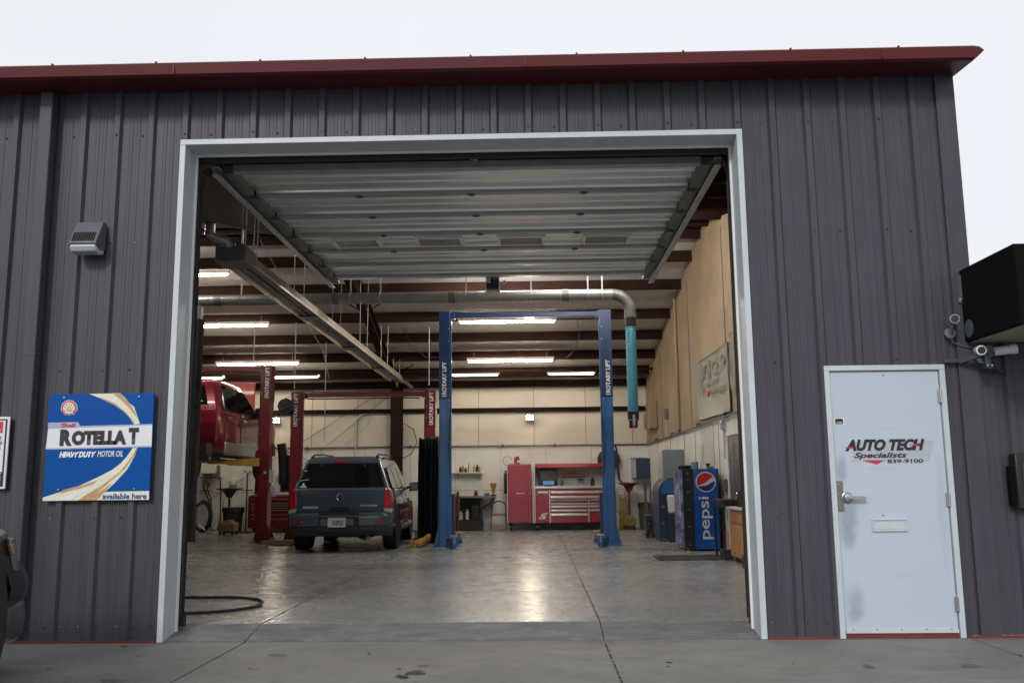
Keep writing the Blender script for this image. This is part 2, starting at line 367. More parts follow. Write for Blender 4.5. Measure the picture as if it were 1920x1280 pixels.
def blobs(name,items,mat,z=.0032):
    b=B()
    for c,rad,seed in items:
        r=random.Random(seed); n=16; ph=[r.uniform(0,6.28) for _ in range(3)]; p=[]
        for i in range(n):
            t=2*math.pi*i/n; k=1+.22*math.sin(2*t+ph[0])+.15*math.sin(3*t+ph[1])+.10*math.sin(5*t+ph[2]); p.append((c[0]+rad[0]*k*math.cos(t),c[1]+rad[1]*k*math.sin(t),z))
        b.add(p,[tuple(range(n))])
    o=b.build(name,mat,None,smooth=False,fix=False); o['kind']='structure'
blobs('oil_drips',[((rng.uniform(-4.2,4.6),-rng.uniform(.05,2.4)),(rng.uniform(.004,.014),rng.uniform(.004,.018)),30+i) for i in range(46)],m_oil)
blobs('damp_marks',[((rng.uniform(-3.5,4.2),-rng.uniform(.2,2.2)),(rng.uniform(.03,.09),rng.uniform(.02,.07)),90+i) for i in range(8)],m_stain,.0022)
b=B(); gr=random.Random(9)
for i in range(150):
    y=-gr.uniform(.03,2.6); x=.535+gr.gauss(0,.010)+.012*math.sin(y*7); r_=gr.uniform(.003,.009)
    b.lathe([(0,-r_*.6),(r_,0),(r_*.5,r_*.7),(0,r_*.8)],(x,y,-.002),5)
for i in range(60):
    y=-gr.uniform(.03,2.6); x=-2.43+gr.gauss(0,.008); r_=gr.uniform(.002,.006)
    b.lathe([(0,-r_*.6),(r_,0),(r_*.5,r_*.7),(0,r_*.8)],(x,y,-.002),5)
for i in range(120):
    x=gr.uniform(-3.1,1.8); y=-.012+gr.gauss(0,.012); r_=gr.uniform(.002,.006)
    b.lathe([(0,-r_*.6),(r_,0),(r_*.5,r_*.7),(0,r_*.8)],(x,y,.003),5)
o=b.build('joint_grit',M('grit',(.16,.155,.145),.9,var=.6,scale=60),None,smooth=False); o['kind']='stuff'; o['label']='loose grit in the pavement joints'
b=B(); b.add([(-3.40,-.19,.006),(-3.37,-.215,.012),(-3.33,-.195,.008),(-3.345,-.165,.014),(-3.385,-.16,.010)],[(0,1,2,3,4)]); tag(b.build('dry_leaf',m_bottleC,None,smooth=False),'tiny dry brown leaf on the driveway by the wall under the oil sign','leaf')
blob('oil_stain',(.93,-.97),(.022,.022),11,'','',m_oil)
blob('oil_stain',(-2.02,-1.12),(.035,.012),17,'','',m_oil)

# ------------------------------------------------------------------ the garage
GB=thing('garage_building','charcoal ribbed metal garage with red eave and an open bay door','building',(0,0,0))
def zc(y): return 4.90+.1532*y if y<9.4 else 6.34-.287*(y-9.4)
def xr(y): return 2.99+(17.04-y)*.0408
# ribbed front sheet
def ribbed(name,x0,x1,z0,z1,holes,parent,phase=-3.44,pitch=.31,seed=1):
    prof=[(x0,0.)]; k=math.floor((x0-phase)/pitch)-1
    while True:
        c=phase+k*pitch; k+=1
        if c-.2>x1: break
        for dx,y in ((-.044,0),(-.025,-.035),(.025,-.035),(.044,0),(.108,0),(.113,-.0035),(.136,-.0035),(.141,0),(.172,0),(.177,-.0035),(.200,-.0035),(.205,0)):
            x=c+dx
            if x0<x<x1: prof.append((x,y))
    prof.append((x1,0.)); prof.sort()
    cuts=sorted({h[0] for h in holes}|{h[1] for h in holes})
    out=[]
    for (xa,ya),(xb,yb) in zip(prof,prof[1:]):
        out.append((xa,ya))
        for c in cuts:
            if xa<c<xb: out.append((c,ya+(yb-ya)*(c-xa)/(xb-xa)))
    out.append(prof[-1]); b=B()
    for (xa,ya),(xb,yb) in zip(out,out[1:]):
        if xb-xa<1e-6: continue
        mid=(xa+xb)/2; base=z0
        for h in holes:
            if h[0]<mid<h[1]: base=h[2]
        zs=[base]+[z for z in (1.2,2.4,3.6) if base+.05<z<z1-.05]+[z1]
        for za,zb in zip(zs,zs[1:]): b.add([(xa,ya,za),(xb,yb,za),(xb,yb,zb),(xa,ya,zb)],[(0,1,2,3)])
    r=random.Random(seed); k=math.ceil((x0-phase)/pitch)
    while phase+k*pitch<x1:
        c=phase+k*pitch
        for z in (.13,1.02,2.28,3.42,4.42):
            if z>z1-.1: continue
            for dx,yy in (((.07,0),(.225,0)) if z<.2 else ((-.09,0),)):
                x=c+dx+r.uniform(-.01,.01)
                if k%2 and z>.2: x=c; yy=-.035
                if any(h[0]-.03<x<h[1]+.03 and z<h[2]+.03 for h in holes) or not x0<x<x1: continue
                b.cyl((x,yy,z+r.uniform(-.01,.01)),(x,yy-.007,z),.008,6,1)
        k+=1
    return b.build(name,[m_wall,m_screw],parent,smooth=False,fix=False)
ribbed('front_wall',-12,3.66,.02,4.90,[(-3.13,1.83,4.325),(2.47,3.445,2.215)],GB)
b=B(); b.prism([(3.585,-.036),(3.75,-.036),(3.75,.10),(3.735,.10),(3.735,-.02),(3.585,-.02)],'z',.02,4.86); b.build('corner_trim',m_wall,GB,smooth=False)
b=B(); b.box(-4.415,-4.30,-.135,-.035,.10,4.80); b.box(-4.42,-4.295,-.137,-.033,4.66,4.68); b.box(-4.42,-4.295,-.137,-.033,2.4,2.42)
b.build('downspout',m_wall,GB,bevel=.008)
b=B(); b.prism([(0.01,4.83),(-.37,4.80),(-.40,4.815),(-.415,4.905),(-.40,4.92),(-.30,4.935),(0.01,4.97)],'x',-12,3.775)
b.loft([[(3.775,.01,4.832),(3.775,-.37,4.802),(3.775,-.40,4.817),(3.775,-.414,4.904),(3.775,-.40,4.919),(3.775,-.30,4.934),(3.775,.01,4.969)],[(3.80,.01,4.86),(3.81,-.36,4.83),(3.825,-.40,4.845),(3.835,-.41,4.885),(3.82,-.40,4.912),(3.80,-.30,4.93),(3.79,.01,4.965)],[(3.81,.01,4.89),(3.83,-.36,4.86),(3.85,-.40,4.868),(3.855,-.405,4.878),(3.84,-.40,4.895),(3.81,-.30,4.92),(3.80,.01,4.95)]])
for x in (-9.2,-6.15,-3.1,-.05,3.0): b.box(x-.006,x+.006,-.4165,-.412,4.815,4.91)
x=-11.5
while x<3.7:
    b.box(x-.008,x+.008,-.405,-.385,4.917,4.932); x+=.915
b.build('eave_gutter',m_red,GB,smooth=False)
for x0,x1 in ((-12,-3.17),(1.875,2.44),(3.475,3.75)): B().box(x0,x1,-.034,0,.001,.019).build('base_trim',m_redbase,GB,smooth=False)
# big doorway trim
b=B()
XL,XR,ZT=-3.161,1.862,4.358
f=.05
b.box(XL,XL+f,-.045,.27,0.004,ZT-f); b.box(XR-f,XR,-.045,.27,0.004,ZT-f); b.box(XL,XR,-.045,.27,ZT-f,ZT)
b.box(XL+f-.002,XL+f+.006,.262,.268,.06,ZT-f); b.box(XR-f-.006,XR-f+.002,.262,.268,.06,ZT-f)
b.build('bay_door_frame',m_trim,GB,bevel=.004,smooth=False)
b=B(); b.box(XL+f,XL+f+.018,.215,.235,.05,ZT-f-.02); b.box(XR-f-.018,XR-f,.215,.235,.05,ZT-f-.02); b.box(XL+f,XR-f,.215,.235,ZT-f-.02,ZT-f)
b.build('weather_strip',m_txtw,GB,smooth=False)
b=B(); b.box(XL+f-.03,XL+f+.014,.272,.33,ZF,ZT-.02); b.box(XR-f-.014,XR-f+.03,.272,.33,ZF,ZT-.02); b.box(XL,XR,.272,.33,ZT-f-.05,ZT+.25)
b.box(XL+f-.02,XL+f+.04,.30,.36,ZF,.18); b.build('door_jamb_seal',m_rubber,GB,smooth=False)
# walls, roof
b=B(); b.box(-12,3.2,17.04,17.14,ZF,4.35,0)
for x in (-8.6,-7.35,-6.1,-4.85,-2.35,-1.55,-.05,1.35,2.6): b.box(x-.008,x+.008,17.03,17.045,2.3,4.2,2)
b.box(-12,2.99,17.025,17.045,ZF,2.26,1); b.box(-12,2.98,17.018,17.03,1.11,1.118,2)
for x in (-9.5,-8.28,-7.06,-5.84,-4.62,-3.4,-2.18,-.96,.26,1.48,2.7): b.box(x-.003,x+.003,17.019,17.03,ZF,2.26,2)
b.build('back_wall',[m_cream,m_lowwall,m_tan],GB,smooth=False)
b=B()
ys=[17.04,14,11,9.4,7.6,6.4,5,3,.34]; tops=[zc(17.04)-.03,zc(14)-.02,zc(11)-.02,zc(9.4)-.1,5.86,5.62,5.5,5.2,4.8]
for i in range(len(ys)-1):
    a,c=ys[i],ys[i+1]
    b.add([(xr(a),a,2.3),(xr(c),c,2.34+.0),(xr(c),c,tops[i+1]),(xr(a),a,tops[i])],[(0,1,2,3)],0)
b.hexa([(xr(17.04)-.015,17.04,ZF),(xr(.34)-.015,.34,ZF),(xr(.34)+.05,.34,ZF),(xr(17.04)+.05,17.04,ZF),(xr(17.04)-.015,17.04,2.27),(xr(.34)-.015,.34,2.52),(xr(.34)+.05,.34,2.52),(xr(17.04)+.05,17.04,2.27)],1)
for y in (15.3,13.6,12.0,10.9,9.3,8.9,6.8,5.2): 
    b.bar((xr(y)-.018,y,ZF),(xr(y)-.018,y,2.3),.012,.008,2,(1,0,0))
for y in (14.6,11.2,8.15,5.3):
    b.bar((xr(y)-.004,y,2.35),(xr(y)-.004,y,zc(y)-.35),.03,.014,2,(1,0,0))
b.build('right_wall',[m_tan,m_lowwall,m_galvd],GB,smooth=False)
b=B(); b.add([(3.745,.1,0),(3.745,17.3,0),(3.745,17.3,4.2),(3.745,9.4,6.5),(3.745,.1,5.0)],[(0,1,2,3,4)]); b.build('gable_wall',m_wall,GB,smooth=False); b=B(); b.add([(-12,.0,0),(-12,17.3,0),(-12,17.3,4.2),(-12,9.4,6.5),(-12,.0,5.0)],[(0,1,2,3,4)])
b.build('gable_wall',m_wall,GB,smooth=False)
b=B(); b.prism([(-.02,4.905),(9.4,6.345),(17.35,4.06),(17.35,4.16),(9.4,6.46),(-.02,4.98)],'x',-12,3.76)
b.build('roof',m_ceil,GB,smooth=False)
for y in (.7,1.9,3.15,4.4,5.65,6.9,8.1,9.05,9.75,10.62,11.79,13.16,14.26,15.36,16.37):
    z=zc(y); b=B(); b.box(-12,3.55 if y<9 else xr(y)+.05,y-.03,y+.03,z-.225,z-.01); b.box(-12,3.5 if y<9 else xr(y),y-.03,y+.045,z-.232,z-.225)
    b.build('purlin',m_brown,GB,smooth=False)
b=B(); b.box(-12,3.0,16.86,17.02,3.88,4.05); b.build('eave_strut',m_brown,GB,smooth=False)
b=B(); b.box(-12,2.98,16.93,17.02,3.20,3.215); b.box(-12,2.98,16.94,16.96,3.20,3.31); b.box(-12,2.98,16.90,17.02,3.295,3.31); b.box(-12,2.98,16.915,16.93,3.232,3.26); b.build('wall_girt',m_brown,GB,smooth=False)
b=B(); b.box(-12,3.05,15.75,15.80,zc(15.78)-.36,zc(15.78)-.30); b.build('sag_strut',m_brown,GB,smooth=False)
# frame: rafter and column
for X in (-3.75,-9.9):
    b=B(); b.prism([(.35,3.83),(2.1,4.24),(5.15,4.93),(9.4,5.50),(12.4,4.93),(16.7,3.70),(16.98,3.9),(16.7,zc(16.7)-.236),(9.4,6.09),(.35,zc(.35)-.236)],'x',X-.006,X+.006)
    pts=[(.35,3.83),(2.1,4.24),(5.15,4.93),(9.4,5.50),(12.4,4.93),(16.7,3.70)]
    for p,q in zip(pts,pts[1:]): b.bar((X,p[0],p[1]),(X,q[0],q[1]),.17,.014)
    pts=[(.35,zc(.35)-.24),(9.4,6.085),(16.7,zc(16.7)-.24)]
    for p,q in zip(pts,pts[1:]): b.bar((X,p[0],p[1]),(X,q[0],q[1]),.17,.014)
    b.build('roof_rafter',m_brown,GB,smooth=False)
    b=B(); b.box(X-.15,X+.15,16.70,16.715,ZF,3.72); b.box(X-.15,X+.15,16.985,17.0,ZF,3.95); b.box(X-.006,X+.006,16.715,16.985,ZF,3.9); b.box(X-.2,X+.2,16.65,17.0,ZF,ZF+.02)
    b.build('steel_column',m_brown,GB,smooth=False)
    b=B(); b.box(X-.15,X+.15,.36,.375,ZF,3.9); b.box(X-.15,X+.15,.80,.815,ZF,3.9); b.box(X-.006,X+.006,.375,.8,ZF,3.9); b.build('steel_column',m_brown,GB,smooth=False)
    for y0,sg in ((12.0,1),(12.0,-1),(15.6,1),(10.2,-1)):
        z=zc(y0); b=B(); b.tube([(X,y0,z-.55),(X+sg*.62,y0-.05,z-.22)],.014,6); b.build('flange_brace',m_brown,GB)
b=B()
for p,q in (((-9.2,16.97,.7),(-4.0,16.97,3.9)),((-4.0,16.98,1.1),(-9.0,16.98,3.1)),((-6.6,16.97,1.6),(-3.9,16.97,3.75))): b.tube([p,q],.008,6)
b.build('brace_rod',m_galvd,GB)
# entry door in the front wall
b=B(); x0,x1,zt=2.450,3.463,2.236
b.box(x0,x0+.045,-.045,.12,.004,zt-.045); b.box(x1-.045,x1,-.045,.12,.004,zt-.045); b.box(x0,x1,-.045,.12,zt-.045,zt)
b.box(x0+.045,x1-.045,-.02,.12,.003,.038,1)
b.build('entry_door_frame',[m_trim,m_redbase],GB,bevel=.004,smooth=False)
ED=B().box(2.502,3.411,-.022,.022,.062,2.182).build('entry_door',m_white,GB,bevel=.003)
b=B(); b.box(2.503,3.41,-.036,-.022,.046,.075); 
for x in (2.56,2.75,2.95,3.15,3.35): b.cyl((x,-.036,.075),(x,-.040,.075),.005,6,1)
b.build('door_sweep',[m_trim,m_screw],ED)
for z in (1.97,1.11,.27):
    b=B(); b.box(3.392,3.426,-.040,-.022,z-.055,z+.055); 
    for k in range(5): b.cyl((3.412,-.046,z-.057+.023*k),(3.412,-.046,z-.036+.023*k),.010,10)
    b.build('hinge',m_steel,ED)
b=B(); b.box(2.498,2.552,-.030,-.022,1.02,1.27); b.build('latch_guard',m_galvd,ED,bevel=.003)
b=B()
for z in (1.05,1.16,1.24): b.cyl((2.52,-.03,z),(2.52,-.036,z),.007,8)
b.lathe([(.0,-.075),(.028,-.072),(.034,-.062),(.036,-.045),(.046,-.040),(.050,-.022)],(2.578,0,1.135),20,'y')
b.bar((2.575,-.078,1.135),(2.72,-.075,1.128),.018,.026); b.box(2.569,2.587,-.082,-.070,1.121,1.149)
b.build('door_handle',m_steel,ED,bevel=.002)
b=B(); b.box(2.775,3.055,-.030,-.022,.862,.955); b.box(2.79,3.04,-.033,-.030,.872,.935); b.box(2.772,3.058,-.040,-.022,.945,.958); b.box(2.772,2.786,-.038,-.022,.862,.945); b.box(3.044,3.058,-.038,-.022,.862,.945); b.box(2.772,3.058,-.038,-.022,.855,.866)
b.build('mail_slot',m_trim,ED,bevel=.002)
for x,z in ((2.87,.985),(2.95,2.15)): B().cyl((x,-.022,z),(x,-.028,z),.006,8).build('door_screw',m_screw,ED)
# lettering on the entry door
O=Vector((0,-.022,0))
b=B()
for k in range(5):
    za=1.60-.036*k; zb=za-.030; sh=lambda z:(z-1.45)*.28
    b.poly(O,XU,ZU,[(2.62+sh(zb)+.0,zb),(3.29+sh(zb),zb),(3.29+sh(za),za),(2.66+sh(za),za)],0,.0015)
b.build('logo_stripes',m_txtg,ED,smooth=False,fix=False)
text('AUTO TECH','logo_lettering',m_txtk,ED,(2.590,-.022,1.515),XU,ZU,.665,.098,bold=.06,shear=.3,lift=.003)
text('Specialists','logo_lettering',m_txtk,ED,(2.660,-.022,1.445),XU,ZU,.44,.058,bold=.03,shear=.3,lift=.003)
text('839-9100','phone_number',m_txtk,ED,(2.935,-.022,1.412),XU,ZU,.295,.033,bold=.022,shear=0,lift=.003)
for pts in ([(2.73,1.438),(2.845,1.405),(2.91,1.438)],[(2.575,1.549),(2.640,1.536),(2.665,1.552)],[(3.12,1.566),(3.18,1.552),(3.225,1.572)]):
    b=B(); b.poly(O,XU,ZU,pts,0,.0045); b.build('logo_triangle',m_txtr,ED,smooth=False,fix=False)
b=B(); b.poly(O,XU,ZU,[(2.512,1.735),(2.600,1.735),(2.600,1.795),(2.512,1.795)],0,.0015); b.poly(O,XU,ZU,[(2.523,1.748),(2.532,1.742),(2.580,1.742),(2.589,1.748),(2.589,1.782),(2.580,1.788),(2.532,1.788),(2.523,1.782)],1,.0025)
b.build('alarm_sticker',[m_creamlogo,m_txtk],ED,smooth=False,fix=False)
text('ALARM','sticker_lettering',m_txtw,ED,(2.535,-.022,1.750),XU,ZU,.042,.012,bold=.02,lift=.0035)

# ------------------------------------------------------------------ overhead door, open under the roof
m_winframe=M('window_frame_white',(.82,.80,.74),.6,var=.03); m_winpane=M('dusty_window_pane',(.20,.19,.165),.25,col2=(.33,.31,.27),scale=7)
m_rail=M('door_rail_steel',(.33,.345,.35),.5,.1,var=.1,scale=8)
OD=thing('overhead_door','white sectional overhead door rolled up under the roof of the bay','garage door',(-.65,.5,4.36))
ZD=4.36; x0,x1=-2.93,1.63; ye=[.70,1.46,2.24,3.02,3.80,4.56,5.30,5.72]
for i in range(7):
    a,c=ye[i],ye[i+1]; d=c-a; b=B()
    if i<6:
        pf=[(a+.10,ZD)]
        for k in (.36,.66):
            y=a+.10+(d-.10)*k; pf+=[(y-.03,ZD),(y-.022,ZD-.011),(y+.022,ZD-.011),(y+.03,ZD)]
        pf+=[(c-.012,ZD),(c-.004,ZD-.02),(c,ZD-.02)]
    else: pf=[(a+.1,ZD),(c,ZD)]
    top=[(c,ZD+.02),(a+.1,ZD+.02)]
    b.prism(pf+top,'x',x0,x1,0)
    b.prism([(a,ZD-.045),(a+.012,ZD-.052),(a+.095,ZD-.05),(a+.1,ZD-.03),(a+.1,ZD+.02),(a,ZD+.02)],'x',x0,x1,1)
    for xx in (x0-.11,x1):
        b.hexa([(xx,a+.02,ZD-.06),(xx+.11,a+.02,ZD-.06),(xx+.11,c-.08,ZD-.075),(xx,c-.08,ZD-.075),(xx,a+.02,ZD+.02),(xx+.11,a+.02,ZD+.02),(xx+.11,c-.08,ZD+.02),(xx,c-.08,ZD+.02)],2)
    sec=b.build('door_section',[m_doorpanel,m_rail,m_galvd],OD,smooth=False)
    if 0<i<6:
        for xx in ((-1.84,-.65,.54) if i<5 else ()):
            b=B(); b.box(xx-.03,xx+.03,a+.02,a+.11,ZD-.056,ZD-.05); b.cyl((xx-.045,a+.05,ZD-.062),(xx+.045,a+.05,ZD-.062),.008,8); b.box(xx-.010,xx+.010,a+.05,a+.10,ZD-.066,ZD-.056)
            b.build('hinge',m_galvd,sec)
        for xx in (x0-.14,x1+.14):
            b=B(); s=1 if xx>0 else -1; b.cyl((xx-.06*s,a,ZD-.05),(xx+.03*s,a,ZD-.05),.012,8); b.cyl((xx-.012,a,ZD-.05),(xx+.016,a,ZD-.05),.028,12); b.box(xx-.13*s-.03,xx-.13*s+.05,a-.05,a+.06,ZD-.10,ZD-.06); b.build('roller',m_galvd,sec)
    if i==3:
        for xa in (-2.52,-1.46,-.42,.66):
            b=B(); yA,yB=3.36,3.72
            for bx in ((xa-.04,xa+.57,yA-.04,yA),(xa-.04,xa+.57,yB,yB+.03),(xa-.04,xa,yA,yB),(xa+.53,xa+.57,yA,yB)): b.box(bx[0],bx[1],bx[2],bx[3],ZD-.036,ZD-.001)
            w=b.build('door_window',m_winframe,sec,smooth=False)
            B().box(xa,xa+.53,yA,yB,ZD-.012,ZD-.006).build('pane',m_winpane,w,smooth=False)
for s,X in ((-1,-3.075),(1,1.775)):
    b=B(); b.box(X-.035,X+.035,.62,5.83,4.26,4.268); b.box(X+s*.035-.003,X+s*.035+.003,.62,5.83,4.26,4.34); b.box(X-.035,X+.035,.62,5.83,4.335,4.342)
    pts=arc((X,.62,4.02),.25,180,90,8,'yz')
    for p,q in zip(pts,pts[1:]): b.bar((p[0]+s*.03,p[1],p[2]),(q[0]+s*.03,q[1],q[2]),.07,.008,1,(1,0,0))
    xs_=X+s*.05; b.box(xs_-.035,xs_+.035,.355,.362,.12,4.02,1); b.box(xs_+s*.035-.003,xs_+s*.035+.003,.355,.42,.12,4.02,1)
    for y in (2.6,5.7): b.box(X-.02,X+.02,y-.02,y+.02,4.34,zc(y)-.24)
    b.build('door_track',[m_galv,m_rubber],OD,smooth=False)
b=B(); b.bar((-.60,5.85,4.62),(-.60,.55,4.56),.06,.05); b.box(-.66,-.54,5.72,5.80,4.42,4.60); b.box(-.62,-.58,5.76,5.80,4.34,4.62)
for xx in (-.70,-.50): b.box(xx-.012,xx+.012,6.2,6.24,4.56,zc(6.2)-.24)
b.build('opener_rail',m_galvd,OD,smooth=False)
OP=B().box(-.73,-.53,5.86,6.34,4.22,4.42).build('door_opener',m_black,OD,bevel=.02)
b=B(); b.box(-.715,-.665,5.855,5.86,4.31,4.41,0); b.box(-.70,-.68,5.852,5.855,4.33,4.36,1); b.build('warning_label',[m_txtw,m_txtr],OP,smooth=False)
b=B(); b.cyl((-.53,6.0,4.33),(-.46,6.0,4.33),.02,10); b.box(-.75,-.52,5.9,6.3,4.19,4.225); b.cyl((-.47,6.05,4.36),(-.44,6.05,4.36),.035,12); b.build('motor_shaft',m_galv,OP)
b=B(); b.cyl((-2.9,.47,4.62),(1.6,.47,4.62),.05,14); b.cyl((-3.05,.47,4.62),(1.75,.47,4.62),.014,8); b.build('torsion_spring',m_galvd,OD)

# ------------------------------------------------------------------ things on the facade
# motor oil sign
SG=thing('oil_sign','square blue and white motor oil sign screwed to the charcoal wall','sign',(-4.215,-.06,1.17))
so=Vector((-4.187,-.062,1.168)); SW,SH=.912,.905
b=B(); b.prism([(x_+.035,z_) for x_,z_ in [(-4.222,1.168+.02),(-4.217,1.172),(-4.20,1.168),(-3.33,1.168),(-3.313,1.172),(-3.31,1.19),(-3.31,2.055),(-3.315,2.068),(-3.33,2.073),(-4.20,2.073),(-4.217,2.068),(-4.222,2.055)]],'y',-.062,-.034)
b.build('panel',m_signblue,SG,bevel=.004)
def sc(x,y):   # a point of the printed design
    v=(1200-y)/1143; return ((x-(15+60*v))/1143*SW*1.0,v*SH)
def spoly(b,pts,m,lift): b.poly(so,XU,ZU,[sc(*p) for p in pts],m,lift)
b=B(); spoly(b,[(44,655),(1188,640),(1196,408),(66,432)],0,.001); spoly(b,[(66,432),(64,365),(395,362),(412,405),(1196,392),(1196,408)],1,.0012); spoly(b,[(44,655),(1188,640),(1188,625),(44,640)],1,.002)
b.build('name_band',[m_signwhite,m_lav],SG,smooth=False,fix=False)
b=B()
spoly(b,[(512,58),(850,54),(905,110),(950,165),(1000,205),(1020,262),(1062,388),(1002,396),(950,320),(880,250),(780,180),(690,135),(600,95)],0,.001)
spoly(b,[(770,60),(850,56),(950,165),(1010,260),(1040,330),(950,222),(870,140)],1,.002)
spoly(b,[(600,95),(700,122),(800,170),(910,262),(990,352),(1010,392),(960,330),(880,250),(780,180)],1,.002)
spoly(b,[(1040,645),(1005,735),(930,870),(800,1010),(690,1110),(600,1198),(20,1200),(18,1165),(200,1110),(420,1040),(620,950),(760,880),(850,815),(920,740),(985,648)],0,.001)
spoly(b,[(1025,645),(980,740),(850,900),(640,1050),(470,1150),(400,1198),(600,1198),(690,1110),(760,1020),(620,1115),(560,1165),(700,1040),(900,870),(1000,735),(1038,650)],1,.002)
spoly(b,[(240,1085),(450,1035),(610,985),(560,1030),(430,1070),(200,1125)],1,.002)
spoly(b,[(200,1195),(330,1130),(520,1060),(700,960),(560,1050),(400,1140),(330,1197)],2,.0025)
b.build('oil_stream',[m_creamlogo,m_oilbrown,m_signwhite],SG,smooth=False,fix=False)
b=B(); spoly(b,[(600,1198),(690,1110),(1162,1105),(1160,1198)],0,.0016); b.build('footer_band',m_creamlogo,SG,smooth=False,fix=False)
# scallop shell emblem
def scallop(k):
    cx,cy=293,225; pts=[]
    for i in range(25):
        t=R(200-220*i/24); rr=88*k*(1+.025*abs(math.sin(i*math.pi/3.4))); pts.append((cx+rr*math.cos(t),cy-12-rr*math.sin(t)))
    pts+=[(cx+58*k,cy+30*k),(cx+56*k,cy+56*k),(cx+20*k,cy+54*k),(cx,cy+64*k),(cx-20*k,cy+54*k),(cx-56*k,cy+56*k),(cx-58*k,cy+30*k)]
    return pts
b=B(); spoly(b,scallop(1.0),0,.0015); spoly(b,scallop(.93),1,.003); spoly(b,scallop(.74),2,.0045)
for i in range(7):
    t=R(150-20*i); b.poly(so,XU,ZU,[sc(293+dx+ (r_*math.cos(t)),268-r_*math.sin(t)*1.25) for dx,r_ in ((-2,20),(2,20),(3,92),(-3,92))],1,.006)
b.build('shell_emblem',[m_signwhite,m_txtr,m_creamlogo],SG,smooth=False,fix=False)
def stext(body,mat,xa,yb,xb,yt,**k):
    u0,v0=sc(xa,yb); u1,_=sc(xb,yb); _,v1=sc(xa,yt)
    text(body,'lettering',mat,SG,so+XU*u0+ZU*v0,XU,ZU,u1-u0,v1-v0,**k)
stext('Shell',m_txtr,208,418,358,374,bold=.03,lift=.004)
stext('R',m_txtk,192,618,328,440,bold=.07,lift=.004); stext('OTELLA',m_txtk,322,612,916,456,bold=.075,lift=.004,space=.98); stext('T',m_txtk,936,608,1046,430,bold=.07,lift=.004)
stext('HEAVY DUTY',m_txtw,190,742,590,680,bold=.06,shear=.25,lift=.003,space=.92); stext('MOTOR OIL',m_txtw,604,738,880,676,bold=.012,shear=.25,lift=.003)
stext('available here',m_signblue,662,1188,1135,1128,bold=.025,lift=.004)
for x,z in ((-4.055,2.045),(-3.405,2.045),(-4.055,1.262),(-3.405,1.262)): B().cyl((x,-.062,z),(x,-.068,z),.007,8).build('screw',m_steel,SG)
# cropped sign at the left edge
LS=thing('service_sign','white and red service sign with a black footer mostly cut off beyond the downspout','sign',(-4.85,-.045,1.27))
b=B(); b.box(-5.2,-4.52,-.055,-.037,1.27,1.885); b.build('panel',m_signwhite,LS,bevel=.006)
b=B(); b.prism([(-5.18,1.29),(-4.54,1.29),(-4.54,1.865),(-5.18,1.865)],'y',-.0565,-.056,1); b.prism([(-5.165,1.415),(-4.555,1.415),(-4.555,1.852),(-5.165,1.852)],'y',-.058,-.0568,0); b.build('border',[m_signwhite,m_txtk],LS,smooth=False)
b=B(); b.box(-5.15,-4.575,-.060,-.0582,1.745,1.843); b.build('red_banner',m_txtr,LS,smooth=False)
b=B(); b.lathe([(0,-.0615),(.09,-.0615),(.09,-.0582)],(-4.675,0,1.66),20,'y')
for i in range(12):
    t=2*math.pi*i/12; b.box(-4.675+.092*math.cos(t)-.012,-4.675+.092*math.cos(t)+.012,-.0612,-.0584,1.66+.092*math.sin(t)-.012,1.66+.092*math.sin(t)+.012)
b.build('gear_emblem',m_greyp,LS,smooth=False)
text('E','lettering',m_txtw,LS,(-4.612,-.0568,1.345),XU,ZU,.048,.062,bold=.03,lift=.003); text('S','lettering',m_txtw,LS,(-4.59,-.0568,1.30),XU,ZU,.022,.028,bold=.02,lift=.003)
text('e','lettering',m_txtw,LS,(-4.615,-.060,1.76),XU,ZU,.022,.020,bold=.02,lift=.002)
# wall pack lamp
WP=thing('wall_pack_lamp','grey slatted wall pack lamp mounted high on the charcoal wall','lamp',(-3.965,-.03,3.32))
a0,a1=-4.025,-3.785
b=B(); b.prism([(-.03,3.585),(-.10,3.59),(-.225,3.375),(-.215,3.35),(-.12,3.325),(-.03,3.345)],'x',a0,a1); b.build('housing',M('wall_pack_bronze',(.115,.115,.138),.4,.2,var=.06),WP,bevel=.006)
b=B()
for k in range(9):
    x=a0+.022+.0222*k; b.hexa([(x,-.2285,3.39),(x+.013,-.2285,3.39),(x+.013,-.205,3.40),(x,-.205,3.40),(x,-.1765,3.478),(x+.013,-.1765,3.478),(x+.013,-.160,3.473),(x,-.160,3.473)])
b.build('louver_slot',m_black,WP,smooth=False)
b=B(); b.prism([(-.215,3.363),(-.218,3.34),(-.195,3.30),(-.12,3.283),(-.05,3.30),(-.05,3.365)],'x',a0+.006,a1-.006); b.build('lens',M('lamp_diffuser',(.42,.45,.48),.25,var=.05),WP,bevel=.012)
# dark awning box on the low annex
AN=thing('annex_building','low charcoal ribbed annex beside the tall garage','building',(6.5,0,0))
ribbed('wall',3.752,10,.02,2.95,[],AN,seed=4)
b=B(); b.box(3.752,10,-.034,0,.001,.019); b.build('base_trim',m_redbase,AN,smooth=False)
b=B(); b.box(3.76,10,.0,8,2.95,3.0); b.build('roof',m_galvd,AN,smooth=False)
AW=thing('box_awning','black boxy awning with tan underside over the annex wall','awning',(6,-.5,2.42))
b=B(); b.prism([(-.036,2.425),(-.95,2.425),(-.95,3.04),(-.93,3.045),(-.036,3.045)],'x',3.655,9.5); b.build('cover',m_awn,AW,bevel=.008,smooth=False)
b=B(); b.box(3.70,9.45,-.92,-.045,2.415,2.4235)
b.build('soffit_panel',m_soffit,AW,smooth=False)
b=B(); b.box(3.640,3.655,-.06,-.036,2.78,3.0); b.box(3.625,3.655,-.05,-.036,2.76,2.80); b.build('end_bracket',m_steel,AW,smooth=False)
